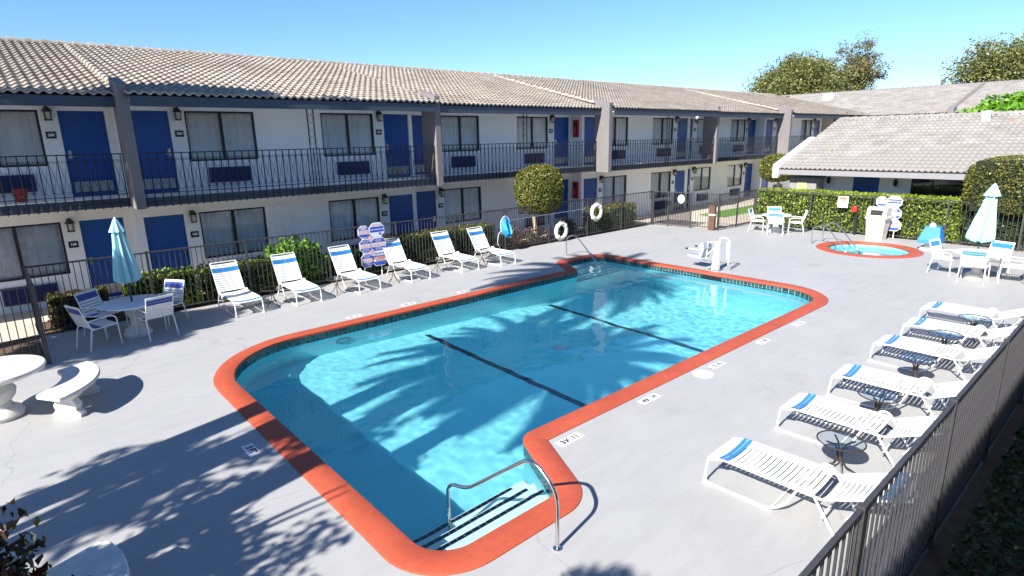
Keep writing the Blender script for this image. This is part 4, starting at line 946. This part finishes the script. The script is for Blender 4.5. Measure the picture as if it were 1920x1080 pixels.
# ================================================================== vegetation
def shrub_box(lab, x0, x1, y0, y1, h, n, mat, size=.07, cat='shrub', group=None, depth=.12, z0=.05, name='shrub', top=None):
    cx, cy = (x0 + x1) / 2, (y0 + y1) / 2; t = thing(name, lab, cat, (cx, cy, 0), 0, group); off = (cx, cy, 0)
    p, N = box_pts(x0, x1, y0, y1, z0, h, n, depth, .05); leaves('foliage', mat, t, p, size, N * .8, .3, .6, off)
    if top:
        q = np.stack([rng.uniform(x0, x1, top[1]), rng.uniform(y0, y1, top[1]), h + rng.uniform(-.03, .06, top[1])], 1); stuff(leaves('new_growth', top[0], t, q, size, None, .6, .55, off))
    MB().box(x0 + .1, x1 - .1, y0 + .1, y1 - .1, 0, h - .12).build('dark_filler', LF_core, t); return t  # dark solid added so nothing shows through the leaves
def shrub_round(lab, c, r, n, mat, size=.07, name='shrub', group=None, shell=.45, lump=.2, core=.62, stem=True):
    t = thing(name, lab, 'shrub', (c[0], c[1], 0), 0, group); p, u = ell_pts(c, r, n, shell, lump, c[0]); p = p[p[:, 2] > .02]; leaves('foliage', mat, t, p, size, None, .4, .55, (c[0], c[1], 0))
    if core:
        m = MB(); k = 10; prof = [(max(.02, core * r[0] * math.sin(math.pi * i / k)), c[2] - core * r[2] * math.cos(math.pi * i / k)) for i in range(k + 1)]; m.lathe(prof, 14, (c[0], c[1], 0)); m.v = [(x, c[1] + (y - c[1]) * r[1] / r[0], z) for x, y, z in m.v]; m.build('dark_filler', LF_core, t)  # added dark solid closing off the view through the shrub
    return t
shrub_box('low red-tipped shrub behind the left corner of the fence', .62, 1.7, 15.68, 16.35, .72, 2600, LF_red, .075)
shrub_box('clipped green shrub behind the left umbrella table', 2.05, 3.6, 15.65, 16.4, .9, 3800, LF_hedge, .07)
shrub_box('clipped green shrub behind the leftmost far lounger', 3.7, 5.4, 15.65, 16.35, .88, 3600, LF_box, .07)
t = shrub_round('big bright green leafy bush behind the second far lounger', (6.15, 16.1, .62), (.85, .5, .66), 3600, LF_bright, .13, core=.7)
shrub_box('dark shrub behind the octagonal sign on the fence', 7.1, 8.9, 15.7, 16.3, .72, 3000, LF_dark, .07)
shrub_box('clipped red-topped hedge behind the fourth far lounger', 8.95, 11.6, 15.66, 16.4, .98, 5600, LF_box, .07, top=(LF_red, 700))
shrub_box('clipped red-topped hedge behind the last far loungers', 11.75, 13.2, 15.68, 16.4, .95, 3000, LF_box, .07, top=(LF_red, 400))
for i, (x, y, r) in enumerate(((13.9, 16.0, .32), (14.5, 16.2, .4), (15.2, 16.0, .38), (15.8, 16.25, .36))):
    shrub_round(['dry reddish plant below the blue skimmer net', 'dry reddish plant left of the topiary trunk', 'dry reddish plant right of the topiary trunk', 'dry reddish plant beside the low life ring'][i], (x, y, r * .8), (r, r, r), 420, LF_dry, .085, 'dry_plant', 'dry plants in the bed', .9, .3, 0)
shrub_round('small dark plant behind the fence left of the high life ring', (17.4, 16.2, .36), (.42, .34, .36), 700, LF_dark, .08)
shrub_box('clipped yellow-tipped hedge behind the fence near the gate', 18.7, 21.4, 15.75, 16.55, .98, 5000, LF_box, .075, top=(LF_red, 900))
# clipped topiary trees
def topiary(lab, x, y, c, r, n, mat, size=.09, square=False):
    t = thing('topiary_tree', lab, 'tree', (x, y, 0)); MB().tube([(x, y, 0), (x + .03, y, .6), (x - .02, y + .02, 1.2), (c[0], c[1], c[2])], [.085, .075, .07, .05], 8).build('trunk', pm('topiary_bark', (.42, .33, .25), .9, 12, .2), t, True)
    if square: p, N = box_pts(c[0] - r[0], c[0] + r[0], c[1] - r[1], c[1] + r[1], c[2] - r[2], c[2] + r[2], n, .16, .09)
    else:
        N = rng.normal(size=(n, 3)); N /= ((np.abs(N) ** 2.8).sum(1) ** (1 / 2.8))[:, None]; lp = np.array([noise.noise((a * 3 + x, b * 3, e * 3)) for a, b, e in N]); p = np.asarray(c) + N * np.asarray(r) * ((1 - .16 * rng.random(n) ** 1.6) * (1 + .06 * lp))[:, None]
    leaves('crown', mat, t, p, size, N * .7, .3, .55, (x, y, 0))
    m = MB(); k = 10; prof = [(max(.02, .84 * r[0] * math.sin(math.pi * i / k) ** .8), c[2] - .84 * r[2] * math.cos(math.pi * i / k)) for i in range(k + 1)]; m.lathe(prof, 16, (c[0], c[1], 0)); m.build('solid_filler', LF_core, t)  # dark solid added inside the crown to close its gaps
    return t
topiary('round clipped topiary tree on a pale trunk behind the fence', 15.35, 16.0, (15.6, 15.98, 2.0), (.86, .82, .9), 15000, LF_topi, .07)
topiary('clipped topiary tree by the gable of the low building', 33.9, 15.2, (33.7, 15.2, 2.0), (1.05, .9, .75), 6000, LF_topi, .1)
# long hedge and the big clipped shrub
hd = thing('clipped_hedge', 'long clipped bright green hedge behind the spa', 'hedge', (25.6, 8.7, 0)); 
p, N = box_pts(25.22, 26.35, 4.9, 12.2, .02, 1.47, 17000, .14, .05); leaves('foliage', LF_hedge, hd, p, .095, N * .7, .35, .6, (25.6, 8.7, 0))
q = np.stack([rng.uniform(25.2, 26.35, 4200), rng.uniform(4.9, 12.25, 4200), 1.47 + rng.uniform(-.06, .07, 4200)], 1); leaves('new_growth', leaf_mat('leaf_tip', [(.16, .24, .02), (.26, .34, .03), (.36, .42, .04)]), hd, q, .095, None, .8, .6, (25.6, 8.7, 0))
MB().box(25.36, 26.25, 5.05, 12.1, 0, 1.36).build('dark_filler', LF_core, hd)  # added dark block behind the hedge leaves, stops see-through
bs = thing('clipped_shrub', 'big rounded clipped brown-green shrub behind the right umbrella', 'shrub', (25.6, 2.9, 0))
p, N = ell_pts((25.7, 2.6, 1.75), (1.2, 2.45, 1.45), 1, .2); U = rng.normal(size=(15000, 3)); U = U / (np.abs(U) ** 4).sum(1)[:, None] ** .25
pp = np.array([25.7, 2.6, 2.05]) + U * np.array([1.15, 2.35, .98]) * (1 - .1 * rng.random(15000)[:, None] ** 1.5); leaves('foliage', LF_topi, bs, pp, .075, U * .7, .3, .55, (25.6, 2.9, 0))
MB().box(24.85, 26.5, .6, 4.6, 1.2, 2.85).build('dark_filler', LF_core, bs); MB().tube([(25.6, 3.6, 0), (25.7, 3.4, 1.4)], .09, 8).build('trunk', M_bark, bs); MB().tube([(25.5, 1.6, 0), (25.6, 1.7, 1.4)], .09, 8).build('trunk', M_bark, bs)  # the box is a dark solid added behind the leaves
shrub_box('shaded lower shrub under the big clipped shrub at right', 25.15, 26.2, .8, 4.8, 1.15, 4200, LF_dark, .09)
shrub_round('bright green tree top showing over the low roof at right', (42, 6.0, 4.3), (1.6, 3.0, 1.5), 5200, LF_bright, .26, core=.6)
# shaded planting strip below the near fence
gc = thing('ground_cover', 'x', 'plants'); del gc['label'], gc['category']; bpy.data.objects.remove(gc)
n = 26000; X = rng.uniform(1.2, 17, n); Y = rng.uniform(-1.3, .82, n); k = np.array([noise.noise((a * .9, b * 1.3, 0)) + .5 * noise.noise((a * 2.6, b * 2.6, 2)) for a, b in zip(X, Y)])
Z = np.clip(.34 + .36 * k - .25 * np.clip(Y - .3, 0, 1), .03, 1.2) * rng.random(n) ** .5; o = stuff(leaves('ground_cover', LF_dark, None, np.stack([X, Y, Z], 1), .075, None, .6, .55))
# red-tipped bush near the viewer, lower left; shade put into its leaf colours
LF_red_shaded = leaf_mat('leaf_redtip_shaded', [(.012, .022, .006), (.025, .04, .010), (.05, .03, .012), (.14, .025, .014)])
fb = thing('foreground_bush', 'red-tipped bush, leaves coloured as shaded, close to the viewer in the lower left corner', 'shrub', (-.35, 2.35, 0))
p, u = ell_pts((-.35, 2.3, 2.2), (.33, .36, .5), 7000, .5, .3, 3); leaves('foliage', LF_red_shaded, fb, p, .045, None, .3, .5, (-.35, 2.35, 0))
tw = MB()
for k in range(26):
    a = rng.uniform(0, 6.28); e = rng.uniform(.3, 1.3); d = Vector((math.cos(a) * math.cos(e), math.sin(a) * math.cos(e), math.sin(e))); p0 = Vector((-.31, 2.3, 1.75)); tw.tube([p0, p0 + Vector((d.x * .25, d.y * .25, d.z * .5)), p0 + Vector((d.x * .45, d.y * .45, d.z * 1.0))], [.012, .008, .004], 4)
tw.build('twigs', M_bark, fb); MB().tube([(-.35, 2.35, 0), (-.31, 2.3, 1.85)], .05, 8).build('trunk', M_bark, fb)
m = MB(); m.lathe([(.05, 1.8), (.18, 2.0), (.22, 2.25), (.16, 2.5), (.03, 2.6)], 12, (-.31, 2.3, 0)); m.build('solid_filler', LF_core, fb)  # dark solid added inside the bush
# palms standing left of the frame; their shadows cross the deck and the pool
def palm(lab, base, top, nf, fl, r0, droop=1.0):
    b, t_ = Vector(base), Vector(top); t = thing('palm_tree', lab, 'palm', base, 0, 'palms left of the pool'); n = 9
    MB().tube([b.lerp(t_, i / n) + Vector((0, 0, 0)) for i in range(n + 1)], [r0 * (1.25 if i == 0 else 1 - .25 * i / n) for i in range(n + 1)], 12).build('trunk', M_bark, t, True)
    m = MB()
    for k in range(nf):
        a = k * 2.39996 + random.uniform(-.2, .2); e0 = R(75 - 95 * (k / nf)); L = fl * random.uniform(.85, 1.1); p = t_.copy(); e = e0; pts = [p.copy()]; S = 12
        for j in range(S):
            p = p + Vector((math.cos(a) * math.cos(e), math.sin(a) * math.cos(e), math.sin(e))) * (L / S); e -= droop * .115; pts.append(p.copy())
        m.tube(pts, [.02 - .014 * j / S for j in range(S + 1)], 3)
        for j in range(2, S + 1):
            d = (pts[j] - pts[j - 1]).normalized(); sd = d.cross(Vector((0, 0, 1))).normalized()
            for q in (0, .25, .5, .75):
                o_ = pts[j - 1].lerp(pts[j], q)
                for s in (-1, 1):
                    ll = .42 * fl / 2 * (1 - abs(j / S - .45)); tip = o_ + (sd * s * .8 + d * .6 + Vector((0, 0, -.3))) * ll; m.add([o_ - d * .03, o_ + d * .04, tip], [(0, 1, 2)])
    m.build('crown', LF_palm, t)
    return t
palm('tall palm left of the frame, trunk shadow crossing the pool', (-2.9, 7.3, 0), (-3.1, 8.1, 12.0), 64, 2.5, .25)
palm('shorter palm left of the frame, frond shadow in mid pool', (-2.4, 5.7, 0), (-2.2, 5.75, 7.1), 64, 2.3, .25)
palm('palm left of the frame, frond shadow left of the lane line', (-2.9, 6.45, 0), (-2.6, 7.1, 7.2), 60, 2.3, .3)
# leafy trees left of the frame: dapple on the deck, shade on dining table and roof
def leafy(lab, base, c, r, n, mat, size, r0=.2, lump=.35, shell=.8, grp='trees left of the courtyard', seed=1, up=.3, core=0):
    t = thing('leafy_tree', lab, 'tree', base, 0, grp); b, cc = Vector(base), Vector(c); tr_ = MB(); tr_.tube([b, b.lerp(cc, .55) + Vector((.08, .05, 0)), cc], [r0, r0 * .75, r0 * .4], 10)
    for k in range(9):
        u = Vector(rng.normal(size=3)).normalized(); u.z = abs(u.z) * .8 - .1; s0 = b.lerp(cc, rng.uniform(.6, .98)); e = cc + Vector((u.x * r[0] * .8, u.y * r[1] * .8, u.z * r[2] * .8)); tr_.tube([s0, s0.lerp(e, .5) + Vector((0, 0, .1)), e], [r0 * .35, r0 * .22, r0 * .08], 6)
    tr_.build('trunk', M_bark, t, True); nc = max(14, n // (130 if mat is not LF_euc else 55)); P = []
    cs, _ = ell_pts(c, np.array(r) * .86, nc, shell, lump, seed)
    for q in cs:
        m_ = n // nc; s_ = .26 * (r[0] * r[1] * r[2]) ** (1 / 3) * rng.uniform(.6, 1.25); g_ = rng.normal(size=(m_, 3)); g_ /= np.linalg.norm(g_, axis=1)[:, None]; P.append(q + g_ * (rng.random(m_) ** .45)[:, None] * s_ * np.array([1.15, 1.15, .8]))
    if core:
        m = MB(); k = 8; m.lathe([(max(.02, core * r[0] * math.sin(math.pi * i / k)), c[2] - core * r[2] * math.cos(math.pi * i / k)) for i in range(k + 1)], 12, (c[0], c[1], 0)); m.v = [(x, c[1] + (y - c[1]) * r[1] / r[0], z) for x, y, z in m.v]; m.build('solid_filler', LF_core, t)  # solid added inside the crown to make its cast shade dense
    leaves('crown', mat, t, np.concatenate(P), size, None, up, .5, base); return t
leafy('small leafy tree left of the frame dappling the deck', (-3.4, 4.6, 0), (-3.4, 4.9, 3.6), (1.3, 1.3, 1.2), 1700, LF_dark, .15, .12)
leafy('leafy tree beside the near wing shading the foreground bush', (-4.7, .6, 0), (-4.6, .95, 5.2), (1.2, .8, 1.0), 5200, LF_dark, .16, .14, .3, .7, core=.6)
leafy('dense clipped tree left of the frame shading the dining table', (-7.3, 12.5, 0), (-7.3, 12.65, 6.9), (1.55, 1.3, 1.35), 14000, LF_dark, .2, .2, .15, .5, core=.8)
leafy('tall tree left of the frame shading the roof edge', (-6.0, 14.2, 0), (-4.4, 14.6, 11.0), (4.2, 1.1, .9), 9000, LF_dark, .22, .25, core=.35)
leafy('sparse feathery tree left of the frame streaking the deck', (-6.9, 5.9, 0), (-6.7, 6.3, 6.0), (2.1, 1.5, 1.7), 1300, LF_dark, .2, .13, .4, .95)
# trees beyond the far wing
leafy('broad olive green tree behind the far wing roof', (82, 35, 0), (82, 35.2, 8.4), (5.2, 7.4, 5.2), 44000, LF_pep, .3, .5, .12, .45, 'trees beyond the roofs', 4)
leafy('tall sparse eucalyptus behind the far wing roof', (86, 29.5, 0), (86, 29.6, 11.2), (3, 3.1, 4.0), 11000, LF_euc, .26, .35, .4, .95, 'trees beyond the roofs', 9)
leafy('rust-tipped tree top rising above the broad olive tree', (90, 38, 0), (90, 38.4, 11.4), (3, 4.4, 3.0), 12000, LF_euc, .28, .4, .35, .8, 'trees beyond the roofs', 12)
leafy('big rounded green tree behind the roofs at the right edge', (78, 11, 0), (78, 10.6, 8.3), (5, 9.2, 5.2), 46000, LF_pep, .3, .5, .1, .45, 'trees beyond the roofs', 15)
